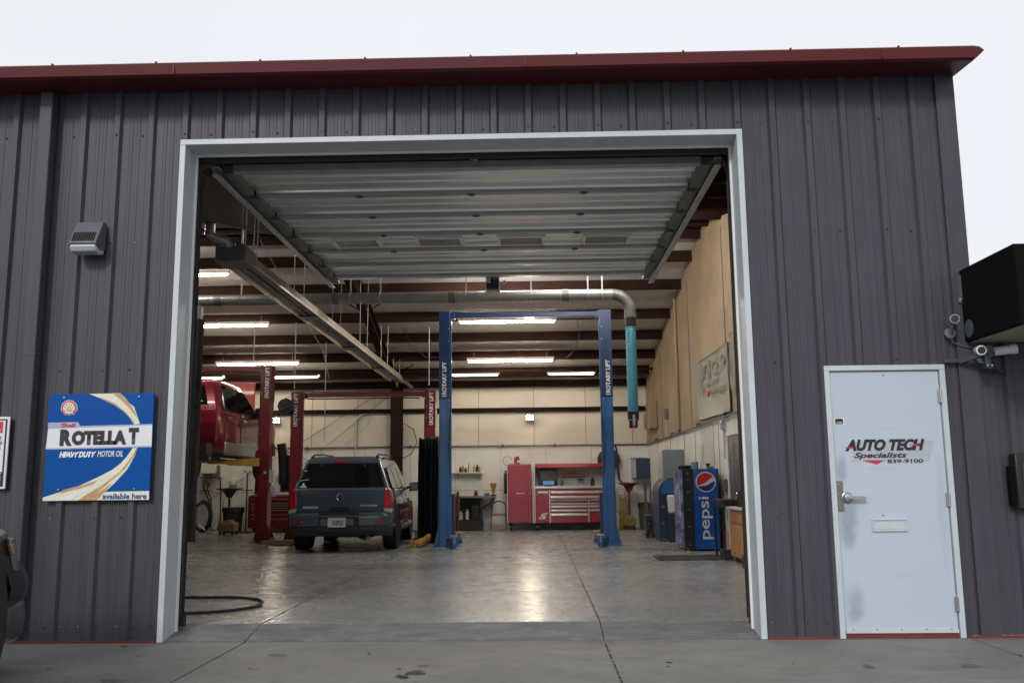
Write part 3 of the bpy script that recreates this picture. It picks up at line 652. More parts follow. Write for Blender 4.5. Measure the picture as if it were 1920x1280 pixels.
b=B(); b.lathe([(.075,0),(.075,-.004),(.068,-.0045),(0,-.0045)],(3.655,-.13,2.525),24,'x'); b.build('oval_sticker',M('sticker_grey',(.055,.07,.085),.5,col2=(.10,.125,.14),scale=30,detail=2),AW)
# cameras
def bullet(name,label,p,d,mat,L_=.16,r=.036):
    t=thing(name,label,'camera',p); p=Vector(p); d=Vector(d).normalized()
    b=B(); b.cyl(p-d*L_*.5,p+d*L_*.5,r,18); b.cyl(p+d*L_*.25,p+d*L_*.58,r*1.12,18); b.build('camera_body',mat,t,bevel=.002)
    b=B(); b.cyl(p+d*L_*.5,p+d*(L_*.58+.003),r*.82,18); b.build('camera_lens',m_black,t)
    return t,p,d
t,p,d=bullet('security_camera','dark bullet camera on a small bracket beside the awning end',(3.515,-.17,2.595),(-.35,-1,-.1),m_greyp)
b=B(); b.tube([(3.515,-.13,2.56),(3.52,-.10,2.52),(3.535,-.06,2.50)],.016,8); b.cyl((3.53,-.036,2.50),(3.53,-.06,2.50),.045,16); b.build('mount',m_greyp,t)
b=B(); b.tube([(3.53,-.06,2.46),(3.55,-.05,2.42),(3.62,-.05,2.39),(3.76,-.05,2.36)],.006,6); b.build('cable',m_galvd,t)
t,p,d=bullet('security_camera','white bullet camera under the awning aimed at the driveway',(3.715,-.15,2.335),(-.30,-1,-.12),m_signwhite,.17,.037)
b=B(); b.tube([(3.745,-.10,2.32),(3.775,-.05,2.30),(3.775,-.036,2.28)],.014,8); b.cyl((3.775,-.036,2.28),(3.775,-.05,2.28),.04,14); b.build('mount',m_lav,t)
t,p,d=bullet('security_camera','white bullet camera under the awning turned away from the entry door',(3.93,-.14,2.335),(1,-.35,.1),m_signwhite,.16,.037)
b=B(); b.tube([(3.88,-.12,2.335),(3.85,-.06,2.34)],.014,8); b.cyl((3.845,-.031,2.34),(3.845,-.06,2.34),.05,16); b.build('mount',M('mount_grey',(.22,.21,.22),.5),t)
AR=thing('lamp_bracket','dark slate forked steel arm on the wall by the entry door top','bracket',(3.66,-.08,2.25))
b=B(); b.bar((3.46,-.05,2.262),(3.60,-.06,2.262),.02,.035); b.bar((3.58,-.06,2.255),(3.72,-.20,2.30),.03,.045); b.bar((3.74,-.19,2.31),(3.75,-.19,2.19),.045,.06); b.bar((3.75,-.19,2.24),(3.93,-.05,2.16),.03,.045); b.box(3.72,3.785,-.22,-.16,2.175,2.19)
b.build('arm',M('slate_arm',(.035,.040,.06),.5),AR,bevel=.004,smooth=False)
for x in (3.735,3.77): B().cyl((x,-.222,2.20),(x,-.228,2.20),.008,8).build('bolt',m_steel,AR)
BX=thing('wall_box','black boxy wall lantern on the annex wall beside the entry door','lantern',(4.14,-.1,1.0))
b=B(); b.box(3.93,4.25,-.14,-.032,1.03,1.48); b.build('body',m_black,BX,bevel=.01); b=B(); b.box(3.90,3.945,-.10,-.034,1.06,1.38); b.build('side_plate',m_awn,BX,bevel=.006)
b=B(); b.box(3.98,4.20,-.146,-.14,1.08,1.40); b.build('front_pane',m_glass,BX,smooth=False)

# ------------------------------------------------------------------ vehicles
def wheel(root,x,y,z,r,w,side,rimmat,rimr=.6):
    b=B(); h=w/2
    b.lathe([(r*.62,-h*.8),(r*.80,-h),(r*.95,-h*.93),(r,-h*.62),(r*1.0,h*.62),(r*.95,h*.93),(r*.80,h),(r*.62,h*.8)],(x,y,z),28,'x',0)
    o=b.build('wheel',m_tread,root)
    b=B(); s=side
    b.lathe([(0,s*h*.35),(r*.16,s*h*.45),(r*.18,s*h*.30),(r*.55,s*h*.15),(r*.60,s*h*.75),(r*.64,s*h*.86),(r*.66,s*h*.7)],(x,y,z),28,'x',0)
    for k in range(6):
        t=2*math.pi*k/6; c,sn=math.cos(t),math.sin(t)
        b.bar((x+s*h*.62,y+c*r*.10,z+sn*r*.10),(x+s*h*.72,y+c*r*.58,z+sn*r*.58),r*.17,.02,0,(1,0,0))
    b.build('rim',rimmat,o)
def ring(y,w,zb,zt,tum=.0,r=.06):
    return [(-w*.93,y,zb),(-w,y,zb+.10),(-w*1.005,y,(zb+zt)/2),(-w+tum,y,zt-r),(-w+tum+r,y,zt),(w-tum-r,y,zt),(w-tum,y,zt-r),(w*1.005,y,(zb+zt)/2),(w,y,zb+.10),(w*.93,y,zb)]
def quad(name,mat,par,p,th=.004,bev=0):
    p=[Vector(q) for q in p]; n=(p[1]-p[0]).cross(p[2]-p[0]).normalized()*th; b=B(); k=len(p)
    b.add([q+n for q in p]+[q-n*.5 for q in p],[tuple(range(k)),tuple(range(k,2*k))[::-1]]+[(i,(i+1)%k,k+(i+1)%k,k+i) for i in range(k)])
    return b.build(name,mat,par,smooth=False,bevel=bev)

def make_suv(mat):
    T=thing('parked_suv','slate blue sport utility vehicle parked inside the bay with its tailgate to the door','suv',(0,0,0))
    k=.955
    b=B()
    b.loft([ring(.10,.90,.42,1.13,.03),ring(.18,.935,.36,1.16,.03),ring(.9,.945,.34,1.17,.03),ring(3.5,.945,.34,1.14,.03),ring(3.9,.945,.36,1.10,.04),ring(4.7,.93,.36,1.04,.06),ring(5.0,.86,.40,.96,.08),ring(5.08,.78,.45,.85,.1)])
    body=b.build('body',mat,T,bevel=.015,angle=50)
    def gh(y,zb,w0,z1,w1): return [(-w0,y,zb),(-w1-.02,y,z1-.07),(-w1+.06,y,z1),(w1-.06,y,z1),(w1+.02,y,z1-.07),(w0,y,zb)]
    # greenhouse: roof and pillars
    b=B()
    zb=1.10
    P=[[(-.895,.16,zb),(-.905,3.95,zb),(.905,3.95,zb),(.895,.16,zb)],[(-.70,.36,1.60),(-.72,3.15,1.62),(.72,3.15,1.62),(.70,.36,1.60)],[(-.645,.42,1.69),(-.66,3.0,1.72),(.66,3.0,1.72),(.645,.42,1.69)],[(-.5,.50,1.725),(-.5,2.8,1.765),(.5,2.8,1.765),(.5,.50,1.725)]]
    vs=sum(P,[]); fs=[(12,13,14,15)]
    for r_ in range(3):
        for j in range(4): fs.append((r_*4+j,r_*4+(j+1)%4,r_*4+4+(j+1)%4,r_*4+4+j))
    b.add(vs,fs); b.build('roof',mat,T,bevel=.03,seg=3,angle=60)
    # rear glass and tailgate
    def rp(x,z):   # the sloping rear plane of the greenhouse
        return (x,.16+(z-1.10)*.4-.012,z)
    g=quad('rear_window',m_glass,T,[rp(.80,1.135),rp(-.80,1.135),rp(-.645,1.595),rp(.645,1.595)][::-1],.006)
    b=B(); b.hexa([rp(-.18,1.612),rp(.10,1.612),(.10,.36,1.60),(-.18,.36,1.60),rp(-.18,1.645),rp(.10,1.645),(.10,.38,1.64),(-.18,.38,1.64)]); b.build('brake_light',m_tail,T,bevel=.004)
    for x in (-.40,.40): b=B(); b.bar(rp(x,1.60),rp(x,1.53),.05,.018); b.build('window_hinge',m_black,g)
    quad('window_sticker',m_txtw,g,[rp(-.755,1.16),rp(-.635,1.16),rp(-.635,1.185),rp(-.67,1.19),rp(-.68,1.235),rp(-.715,1.235),rp(-.72,1.19),rp(-.755,1.185)],.009)
    quad('window_sticker',m_txtw,g,[rp(-.765,1.275),rp(-.61,1.30),rp(-.61,1.31),rp(-.765,1.288)],.009)
    quad('window_sticker',m_txtw,g,[rp(-.70,1.45),rp(-.64,1.455),rp(-.65,1.468),rp(-.695,1.468)],.009)
    b=B(); b.prism([(-.80,1.12),(-.82,.80),(-.66,.645),(.66,.645),(.82,.80),(.80,1.12)],'y',.075,.14); tg=b.build('tailgate',mat,T,bevel=.014,seg=3)
    b=B(); b.prism([(-.70,1.075),(-.72,.84),(-.58,.725),(.58,.725),(.72,.84),(.70,1.075)],'y',.066,.08); b.build('tailgate_panel',mat,tg,bevel=.008,seg=2)
    b=B(); b.box(-.17,.17,.055,.075,.735,.80); b.box(-.16,.16,.050,.06,.79,.80); b.build('handle',m_black,tg,bevel=.004)
    b=B(); b.tube(arc((-.0,.058,.985),.062,0,360,24),.008,8,0,False); b.box(-.085,.085,.050,.062,.975,.996); b.build('ring_emblem',m_chrome,tg)
    text('ARMADA','lettering',m_txtw,tg,(-.68,.066,.785),XU,ZU,.29,.040,bold=.015); text('PLATINUM','lettering',m_txtw,tg,(.36,.066,.815),XU,ZU,.30,.030,bold=.02); text('VORTEC','lettering',m_alu,tg,(.44,.066,.775),XU,ZU,.13,.018,bold=.01) if False else None
    for s in (-1,1):
        b=B(); b.hexa([(s*.785,.045,.785),(s*.93,.095,.77),(s*.945,.40,.79),(s*.785,.30,.785),(s*.80,.055,1.115),(s*.89,.10,1.115),(s*.91,.34,1.09),(s*.80,.30,1.115)]); tl=b.build('tail_light',m_tail,T,bevel=.015,seg=2)
        b=B(); b.hexa([(s*.80,.04,.71),(s*.935,.09,.70),(s*.945,.36,.71),(s*.80,.30,.71),(s*.785,.045,.782),(s*.93,.095,.767),(s*.944,.39,.785),(s*.785,.30,.782)]); b.build('reverse_lens',m_lens,tl,bevel=.01)
    # bumper
    prof=[(-.12,.705),(.0,.705),(.035,.69),(.055,.65),(.06,.60),(.045,.555),(.05,.52),(.04,.475),(.01,.465),(-.12,.465)]
    path=[(-.895,.85),(-.895,.35),(-.885,.20),(-.85,.10),(-.78,.045),(-.60,.015),(-.30,.0),(.0,-.004)]; path+=[(-x,y) for x,y in path[-2::-1]]
    rings=[]
    for i,(x,y) in enumerate(path):
        xa,ya=path[max(0,i-1)]; xb,yb=path[min(len(path)-1,i+1)]; dx,dy=xb-xa,yb-ya; l_=math.hypot(dx,dy); nx,ny=dy/l_,-dx/l_
        rings.append([(x+nx*d,y+ny*d,z) for d,z in prof])
    b=B(); b.loft(rings); bm=b.build('bumper',m_suvd,T,angle=40)
    rings=[]
    for i,(x,y) in enumerate(path):
        xa,ya=path[max(0,i-1)]; xb,yb=path[min(len(path)-1,i+1)]; dx,dy=xb-xa,yb-ya; l_=math.hypot(dx,dy); nx,ny=dy/l_,-dx/l_
        rings.append([(x+nx*d,y+ny*d,z) for d,z in ((-.12,.464),(.03,.464),(.035,.43),(.02,.36),(-.03,.30),(-.12,.30))])
    b=B(); b.loft(rings); b.build('lower_valance',M('lower_bumper_shade',(.022,.027,.033),.45),T,angle=40)  # lower bumper half coloured dark for the shade under its ledge
    b=B(); b.box(-.36,.36,-.068,.1,.40,.64); b.box(-.37,.37,-.085,-.0,.37,.44); b.box(-.36,.36,-.05,.1,.66,.712); b.build('bumper_step',m_black,bm,bevel=.012)
    b=B(); b.box(-.33,.26,-.073,-.067,.485,.60); b.build('plate_recess',m_galvd,bm,smooth=False)
    b=B(); b.box(-.195,.125,-.092,-.073,.452,.622); b.box(-.185,.115,-.094,-.092,.462,.612,1); b.box(-.18,.11,-.0946,-.094,.585,.61,2); b.box(-.18,.11,-.0946,-.094,.464,.480,2)
    pl=b.build('number_plate',[m_alu,m_signwhite,m_creamlogo],bm,smooth=False)
    text('DGP233','plate_number',m_txtk,pl,(-.115,-.0946,.492),XU,ZU,.20,.085,bold=.03)
    b=B(); b.box(-.22,.03,-.02,.2,.30,.39); b.box(-.09,-.01,-.05,0,.315,.375); b.box(-.62,.62,.05,.2,.31,.40); b.build('tow_hitch',m_black,bm,bevel=.006)
    for s in (-1,1): b=B(); b.hexa([(s*.64,-.058,.515),(s*.80,.000,.515),(s*.80,.08,.515),(s*.64,.03,.515),(s*.64,-.058,.56),(s*.80,.000,.56),(s*.80,.08,.56),(s*.64,.03,.56)]); b.build('reflector',m_tail,bm,bevel=.004)
    # sides
    def sp(x,y,z): return (x*(.905-(z-1.10)*.375+.012)/1.0,y,z)
    for s in (-1,1):
        for w in ([(.42,1.14),(1.30,1.14),(1.28,1.55),(.66,1.54)],[(1.42,1.14),(2.42,1.14),(2.30,1.56),(1.40,1.555)],[(2.54,1.14),(3.62,1.14),(3.10,1.50),(2.98,1.565),(2.42,1.565)]):
            p=[sp(s,y,z) for y,z in w]; quad('side_window',m_glass,T,p if s<0 else p[::-1],.005) if s<0 else quad('side_window',m_glass,T,p[::-1][::-1],.005)
        b=B(); b.tube([(s*.60,.50,1.715),(s*.60,.66,1.765),(s*.60,1.7,1.80),(s*.60,2.8,1.80),(s*.60,2.95,1.755)],.018,8)
        for y in (.56,1.7,2.86): b.box(s*.60-.025,s*.60+.025,y-.06,y+.06,1.68,1.74)
        b.build('roof_rail',m_black,T)
        b=B(); b.hexa([(s*.90,3.42,1.10),(s*1.0,3.40,1.13),(s*1.0,3.46,1.13),(s*.90,3.48,1.10),(s*.90,3.42,1.16),(s*1.0,3.40,1.17),(s*1.0,3.46,1.17),(s*.90,3.48,1.16)]); b.hexa([(s*.97,3.36,1.06),(s*1.17,3.33,1.08),(s*1.17,3.44,1.08),(s*.97,3.47,1.06),(s*.97,3.36,1.24),(s*1.16,3.34,1.25),(s*1.16,3.43,1.25),(s*.97,3.47,1.24)])
        mi=b.build('side_mirror',m_black,T,bevel=.02,seg=2); b=B(); b.box(s*1.07-.08,s*1.07+.08,3.325,3.335,1.09,1.23); b.build('mirror_glass',m_glass,mi,bevel=.004)
        for y0,y1 in ((1.36,2.44),(2.48,3.55)):
            b=B(); 
            for y in (y0,y1): b.box(s*.952-.002,s*.952+.002,y-.006,y+.006,.48,1.12)
            b.build('door_seam',m_black,T,smooth=False)
            b=B(); b.bar((s*.965,y0+.08,.98),(s*.965,y0+.28,.985),.02,.035); b.build('door_handle',m_chrome,T,bevel=.005)
        b=B(); b.bar((s*.95,1.8,.66),(s*.95,3.5,.66),.03,.07); b.build('side_moulding',m_suvd,T,bevel=.008)
        b=B(); b.tube([(s*.98,1.75,.40),(s*.99,1.9,.38),(s*.99,3.2,.38),(s*.98,3.35,.40)],.05,10); b.build('running_board',m_galvd,T)
        for y in (1.13,4.15):
            b=B(); b.cyl((s*.945-.01,y,.40),(s*.945+.008,y,.40),.455,28); b.build('wheel_arch',m_black,T)
            wheel(T,s*.815,y,.385,.385,.275,s,m_chrome)
        b=B(); b.box(s*.83-.14,s*.83+.14,1.56,1.58,.20,.45); b.build('mud_flap',m_rubber,T)
    b=B(); b.box(-.9,.9,.2,4.9,.28,.36); b.cyl((-.75,1.13,.385),(.75,1.13,.385),.06,10); b.lathe([(0,-.12),(.13,-.09),(.13,.09),(0,.12)],(0.0,1.13,.385),12,'y'); b.box(-.45,.45,1.3,3.6,.20,.3); b.build('underbody',m_black,T)
    b=B(); b.tube([(.30,.5,.27),(.45,.16,.25),(.52,.02,.245)],.045,12); b.build('exhaust_pipe',m_galvd,T)
    quad('windscreen',m_glass,T,[(-.80,3.86,1.16),(.80,3.86,1.16),(.66,3.23,1.56),(-.66,3.23,1.56)],.006)
    T.scale=(1,1,1)
    return T
suv=make_suv(m_suv); suv.location=(-3.56,8.88,ZF); suv.rotation_euler=(0,0,R(3))

# dark red crew cab truck up on the left hand lift, bed removed, hood open
def make_crewcab():
    T=thing('raised_truck','dark red crew cab truck raised on a red lift with its hood open','truck',(0,0,0))
    b=B(); b.loft([ring(.0,.90,.42,1.05,.02,.05),ring(.06,.965,.30,1.06,.02),ring(.3,.985,.22,1.06,.02),ring(2.5,.985,.22,1.04,.02),ring(2.75,.97,.26,1.02,.03)]); b.build('cab_body',m_truck,T,bevel=.02,angle=50)
    b=B()
    P=[[(-.95,.02,1.0),(-.95,2.9,1.0),(.95,2.9,1.0),(.95,.02,1.0)],[(-.80,.12,1.60),(-.80,1.86,1.62),(.80,1.86,1.62),(.80,.12,1.60)],[(-.70,.20,1.68),(-.70,1.66,1.69),(.70,1.66,1.69),(.70,.20,1.68)]]
    vs=sum(P,[]); fs=[(8,9,10,11)]
    for r_ in range(2):
        for j in range(4): fs.append((r_*4+j,r_*4+(j+1)%4,r_*4+4+(j+1)%4,r_*4+4+j))
    b.add(vs,fs); b.build('cab_roof',m_truck,T,bevel=.06,seg=3,angle=60)
    def rp(x,z): return (x,.02+(z-1.0)*.166-.012,z)
    w=quad('rear_window',m_glass,T,[rp(-.66,1.16),rp(-.70,1.14),rp(-.60,1.54),rp(.60,1.54),rp(.70,1.14)],.006)
    b=B(); b.poly(rp(.30,1.20),XU,ZU,[(0,0),(.3,0),(.3,.025),(0,.025)],0,.02); b.poly(rp(.0,1.22),XU,ZU,[(0,0),(.03,0),(.17,.20),(.14,.20)],0,.02); b.build('window_sticker',m_txtw,w,smooth=False)
    def sp(s,y,z): return (s*(.965-(z-1.0)*.245),y,z)
    for s in (-1,1):
        for q in ([(.30,1.06),(1.22,1.05),(1.16,1.55),(.40,1.56)],[(1.34,1.05),(2.55,1.04),(2.30,1.22),(1.84,1.52),(1.26,1.555)]):
            p=[sp(s,y,z) for y,z in q]; quad('side_window',m_glass,T,p,.014)
        for y0,y1 in ((.28,1.26),(1.30,2.52)):
            b=B()
            for y in (y0,y1): b.box(s*.992-.003,s*.992+.003,y-.007,y+.007,.40,1.02)
            b.build('door_seam',m_black,T,smooth=False)
            b=B(); b.bar((s*1.0,y0+.10,.88),(s*1.0,y0+.30,.885),.03,.05); b.build('door_handle',m_chrome,T,bevel=.006)
        b=B(); b.hexa([(s*.96,.30,.12),(s*1.0,.30,.14),(s*1.0,2.6,.14),(s*.96,2.6,.12),(s*.96,.30,.40),(s*1.0,.30,.40),(s*1.0,2.6,.40),(s*.96,2.6,.40)]); b.build('rocker_panel',m_steel,T,bevel=.02)
        b=B(); b.hexa([(s*.96,2.32,1.0),(s*1.20,2.26,1.02),(s*1.20,2.40,1.02),(s*.96,2.48,1.0),(s*.96,2.32,1.24),(s*1.18,2.28,1.26),(s*1.18,2.38,1.26),(s*.96,2.46,1.24)]); b.build('side_mirror',m_black,T,bevel=.02)
        b=B(); b.loft([[(s*.78,2.72,.30),(s*.985,2.72,.30),(s*.985,2.72,1.0),(s*.78,2.72,1.02)],[(s*.78,3.6,.62),(s*.985,3.6,.62),(s*.985,3.6,.98),(s*.78,3.6,1.0)],[(s*.74,4.1,.45),(s*.95,4.05,.45),(s*.95,4.05,.92),(s*.74,4.1,.94)]]); b.build('fender',m_truck,T,bevel=.02)
        wheel(T,s*.86,3.35,.02,.40,.27,s,m_galvd); wheel(T,s*.86,-1.85,.02,.40,.27,s,m_galvd)
        b=B(); b.box(s*.42-.05,s*.42+.05,-2.6,4.0,.12,.30); b.build('frame_rail',m_black,T)
    b=B(); b.box(-.80,.80,-1.95,-1.75,-.04,.08); b.box(-.45,.45,-1.3,-1.2,.12,.3); b.box(.50,.92,-.55,-.25,.10,.34); b.box(-.9,.9,4.08,4.25,.22,.48); b.box(-.72,.72,2.75,4.2,.23,.80); b.box(-.40,.40,-1.8,2.8,.04,.10); b.box(-.42,.80,-.5,-.3,.08,.14); b.build('chassis',m_black,T)
    b=B(); b.hexa([(-.80,2.80,1.04),(.80,2.80,1.04),(.80,2.84,1.06),(-.80,2.84,1.06),(-.72,3.05,1.92),(.72,3.05,1.92),(.72,3.10,1.92),(-.72,3.10,1.92)]); b.build('hood',M('bright_red_hood',(.24,.008,.014),.4,coat=.3),T,bevel=.03,seg=3)
    quad('windscreen',m_glass,T,[(-.80,2.80,1.06),(.80,2.80,1.06),(.70,1.95,1.56),(-.70,1.95,1.56)],.006)
    return T
tr=make_crewcab(); tr.location=(-7.32,10.45,1.78)

# black pickup nosed in at the left edge of the picture
def make_pickup():
    T=thing('parked_pickup','black pickup truck with chrome bumper parked nose in beside the oil sign','pickup',(0,0,0))
    mp=M('black_car_paint',(.003,.0033,.0045),.28,var=.05,coat=.25)
    b=B(); b.loft([ring(0,.93,.45,1.10,.02),ring(.1,.95,.42,1.12,.02),ring(3.5,.95,.42,1.12,.02),ring(4.0,.95,.44,1.10,.03),ring(5.0,.94,.46,1.04,.05),ring(5.25,.90,.50,.98,.06),ring(5.36,.80,.55,.90,.08)]); b.build('body',mp,T,bevel=.03,seg=3,angle=60)
    b=B(); P=[[(-.90,2.0,1.08),(-.90,4.0,1.08),(.90,4.0,1.08),(.90,2.0,1.08)],[(-.72,2.15,1.66),(-.72,3.2,1.68),(.72,3.2,1.68),(.72,2.15,1.66)]]
    b.add(sum(P,[]),[(4,5,6,7)]+[(j,(j+1)%4,4+(j+1)%4,4+j) for j in range(4)]); b.build('cab',mp,T,bevel=.06,seg=3)
    for s in (-1,1):
        quad('side_window',m_glass,T,[(s*.87,2.25,1.16),(s*.87,3.7,1.16),(s*.75,3.15,1.58),(s*.75,2.3,1.58)],.006)
        b=B(); b.hexa([(s*.84,5.10,.72),(s*.955,5.02,.72),(s*.945,5.14,.70),(s*.80,5.33,.70),(s*.82,5.06,.93),(s*.935,4.96,.955),(s*.925,5.10,.94),(s*.78,5.28,.92)])
        hl=b.build('headlight',M('smoked_lens',(.16,.16,.16),.12,coat=.6),T,bevel=.02,seg=3)
        b=B(); b.hexa([(s*.93,5.00,.83),(s*.957,4.99,.83),(s*.955,5.03,.83),(s*.93,5.05,.83),(s*.92,4.97,.90),(s*.947,4.965,.90),(s*.945,5.01,.90),(s*.91,5.03,.90)]); b.build('side_marker',m_amber,hl,bevel=.006)
        wheel(T,s*.845,4.50,.39,.39,.27,s,m_galvd); wheel(T,s*.83,1.1,.385,.385,.26,s,m_galvd)
        for y in (4.50,1.1): b=B(); b.cyl((s*.945-.02,y,.42),(s*.945+.012,y,.42),.46,28); b.build('wheel_arch',m_black,T)
        b=B(); b.hexa([(s*.98,2.9,1.10),(s*1.15,2.88,1.12),(s*1.2,3.0,1.12),(s*.95,3.0,1.10),(s*.98,2.9,1.30),(s*1.2,2.88,1.30),(s*1.2,3.0,1.30),(s*.95,3.0,1.30)]); b.build('side_mirror',m_black,T,bevel=.03)
    def sweep(prof,path):
        rings=[]
        for i,(x,y) in enumerate(path):
            xa,ya=path[max(0,i-1)]; xb,yb=path[min(len(path)-1,i+1)]; dx,dy=xb-xa,yb-ya; l_=math.hypot(dx,dy); rings.append([(x-dy/l_*d,y+dx/l_*d,z) for d,z in prof])
        return rings
    path=[(-.93,4.95),(-.93,5.20),(-.90,5.36),(-.78,5.46),(-.4,5.50),(0,5.51)]; path+=[(-x,y) for x,y in path[-2::-1]]
    b=B(); b.loft(sweep([(-.1,.24),(.0,.24),(.022,.26),(.03,.36),(.022,.48),(.0,.50),(-.1,.50)],path)); b.build('front_bumper',M('dark_chrome',(.50,.51,.53),.12,1,var=.05),T,angle=40)
    b=B(); b.loft(sweep([(-.12,.48),(.0,.485),(.03,.53),(.04,.61),(.015,.70),(-.04,.77),(-.12,.77)],path)); b.build('bumper_cover',mp,T,angle=60)
    b=B(); b.hexa([(-.70,5.30,.56),(.70,5.30,.56),(.70,5.42,.56),(-.70,5.42,.56),(-.66,5.28,.86),(.66,5.28,.86),(.66,5.37,.86),(-.66,5.37,.86)]); b.build('grille',m_chrome,T,bevel=.01)
    b=B(); b.hexa([(-.86,4.9,1.035),(.86,4.9,1.035),(.78,5.22,1.0),(-.78,5.22,1.0),(-.84,4.9,1.065),(.84,4.9,1.065),(.76,5.24,1.06),(-.76,5.24,1.06)]); b.build('hood_deflector',m_black,T,bevel=.008)
    return T
pk=make_pickup(); a=R(10); cx,cy=.92,5.46
pk.rotation_euler=(0,0,a); pk.location=(-3.67-(cx*math.cos(a)-cy*math.sin(a)),-1.10-(cx*math.sin(a)+cy*math.cos(a)),0)

# ------------------------------------------------------------------ two-post lifts
def lift(label,cx,y,half,H,hx,tz,mc,md,armmat,col_w=.32,bar=True,armz=.14,group='two post car lifts',arms=True,ext=None):
    T=thing('car_lift',label,'car lift',(cx,y,ZF),group)
    for s in (-1,1):
        def X(d): return cx+s*(half-d)          # d metres inward from the outer face
        def bx(b,d0,d1,y0,y1,z0,z1,m=0): b.box(min(X(d0),X(d1)),max(X(d0),X(d1)),y0,y1,z0,z1,m)
        b=B(); top=ext or H
        bx(b,0,.012,y-.14,y+.14,ZF,H); bx(b,.012,.205,y-.14,y-.128,ZF,H); bx(b,.012,.205,y+.128,y+.14,ZF,H)
        bx(b,.205,.218,y-.14,y-.10,ZF,H); bx(b,.205,.218,y+.10,y+.14,ZF,H)
        bx(b,.150,.158,y-.1435,y-.138,ZF+.05,tz[0]-.06,1); bx(b,.012,.020,y-.1435,y-.138,ZF+.05,tz[0]-.06,1)
        bx(b,.23,.245,y-.115,y-.07,ZF,H-.2); bx(b,.215,.232,y-.118,y-.106,ZF,H)
        bx(b,-.004,.212,y-.146,y+.146,tz[0]-.04,H,1)
        bx(b,.0,.30,y-.13,y+.13,H-.14,H-.02,1)
        c=b.build('column',[mc,md],T,bevel=.004,smooth=False)
        b=B(); bx(b,.06,.30,y-.095,y+.095,armz,armz+.95); bx(b,.10,.20,y-.09,y+.09,armz+.95,H-.5)
        b.build('carriage',md,T,bevel=.004,smooth=False)
        b=B(); bx(b,-.10,.36,y-.20,y+.22,ZF,ZF+.022); b.build('base_plate',mc,T,bevel=.004,smooth=False)
        b=B(); b.prism([(X(-.10),ZF+.02),(X(0),ZF+.02),(X(0),ZF+.42)],'y',y-.13,y-.115); b.build('gusset',mc,T,smooth=False); b=B(); b.prism([(X(-.10),ZF+.02),(X(0),ZF+.02),(X(0),ZF+.42)],'y',y+.11,y+.125); b.build('gusset',mc,T,smooth=False); b=B()
        b.prism([(X(.22),ZF+.02),(X(.36),ZF+.02),(X(.22),ZF+.62)],'y',y+.10,y+.115); b.build('gusset',mc,T,smooth=False)
        # lettering climbs the column
        b0=tz[0]; x0=X(.145) if s<0 else X(.045)
        x1=X(.035) if s<0 else X(.155)
        right=max(x0,x1)-.0
        text('ROTARY LIFT','column_lettering',m_txtw,c,(right,y-.146,b0+.05),ZU,-XU,tz[1]-tz[0]-.05,.085,bold=.03,lift=.004)
        b=B(); pts=[(right-.0425+.05*math.cos(t),b0+.028-.02*math.sin(t)) for t in [math.pi*i/8 for i in range(9)]]+[(right-.0425-.034+.0085*i,b0+.034-.010*math.sin(math.pi*i/8)) for i in range(9)]
        b.poly((0,y-.146,0),XU,ZU,pts,0,.004); b.build('column_mark',m_txtw,c,smooth=False)
        b=B(); b.tube([(X(.226),y-.13,H-.3),(X(.23),y-.135,H*.6),(X(.19),y-.15,H*.42),(X(.22),y-.14,H*.3)],.008,6); b.build('hydraulic_hose',m_black,c)
        b=B()
        for z in (H-.35,H-.6,H*.62,H*.45): b.cyl((X(.19),y-.146,z),(X(.19),y-.153,z),.012,8)
        b.build('bolt',m_steel,c)
        if arms:
            for yy_,sg in ((y-.17,-1),(y+.17,1)):
                b=B(); b.bar((X(.18),y+sg*.05,armz+.07),(X(.30),y+sg*.42,armz+.07),.11,.10); b.bar((X(.29),y+sg*.38,armz+.075),(X(.34),y+sg*.62,armz+.075),.08,.075)
                a=b.build('swing_arm',armmat,T,bevel=.004,smooth=False)
                b=B(); px,py=X(.34),y+sg*.64; b.cyl((px,py,ZF+.02),(px,py,ZF+.10),.055,14,1); b.cyl((px,py,ZF+.10),(px,py,ZF+.22),.032,14,0); b.box(px-.065,px+.065,py-.05,py+.05,ZF+.22,ZF+.25,2)
                b.build('screw_pad',[m_steel,armmat,M('pad_yellow',(.46,.40,.22),.6)],a)
    if bar:
        b=B(); b.box(cx-half+.1,cx+half-.1,y-.06,y+.06,H-.115,H-.02); b.build('top_beam',md,T,bevel=.006,smooth=False)
        b=B(); b.cyl((cx-half+.35,y-.09,H-.16),(cx+half-.35,y-.09,H-.16),.014,8); b.tube([(cx-half+.2,y-.05,H+.01),(cx-half+.6,y-.05,H-.005),(cx+half-.6,y-.05,H+.0),(cx+half-.2,y-.05,H+.02)],.010,6); b.build('shutoff_bar',m_black,T)
    return T
lift('tall blue two post lift standing empty in the middle of the bay',-.19,10.35,1.715,4.70,0,(2.98,3.68),m_blue,m_blued,m_blue)
lift('red two post lift with a low crossbar around the slate blue vehicle',-3.775,12.25,1.585,3.32,0,(2.55,3.28),m_redl,m_redd,m_yel)
T=lift('tall red two post lift holding up the dark red truck',-7.28,12.15,1.49,3.90,0,(3.17,3.86),m_redl,m_redd,m_yel,armz=1.1,arms=False)
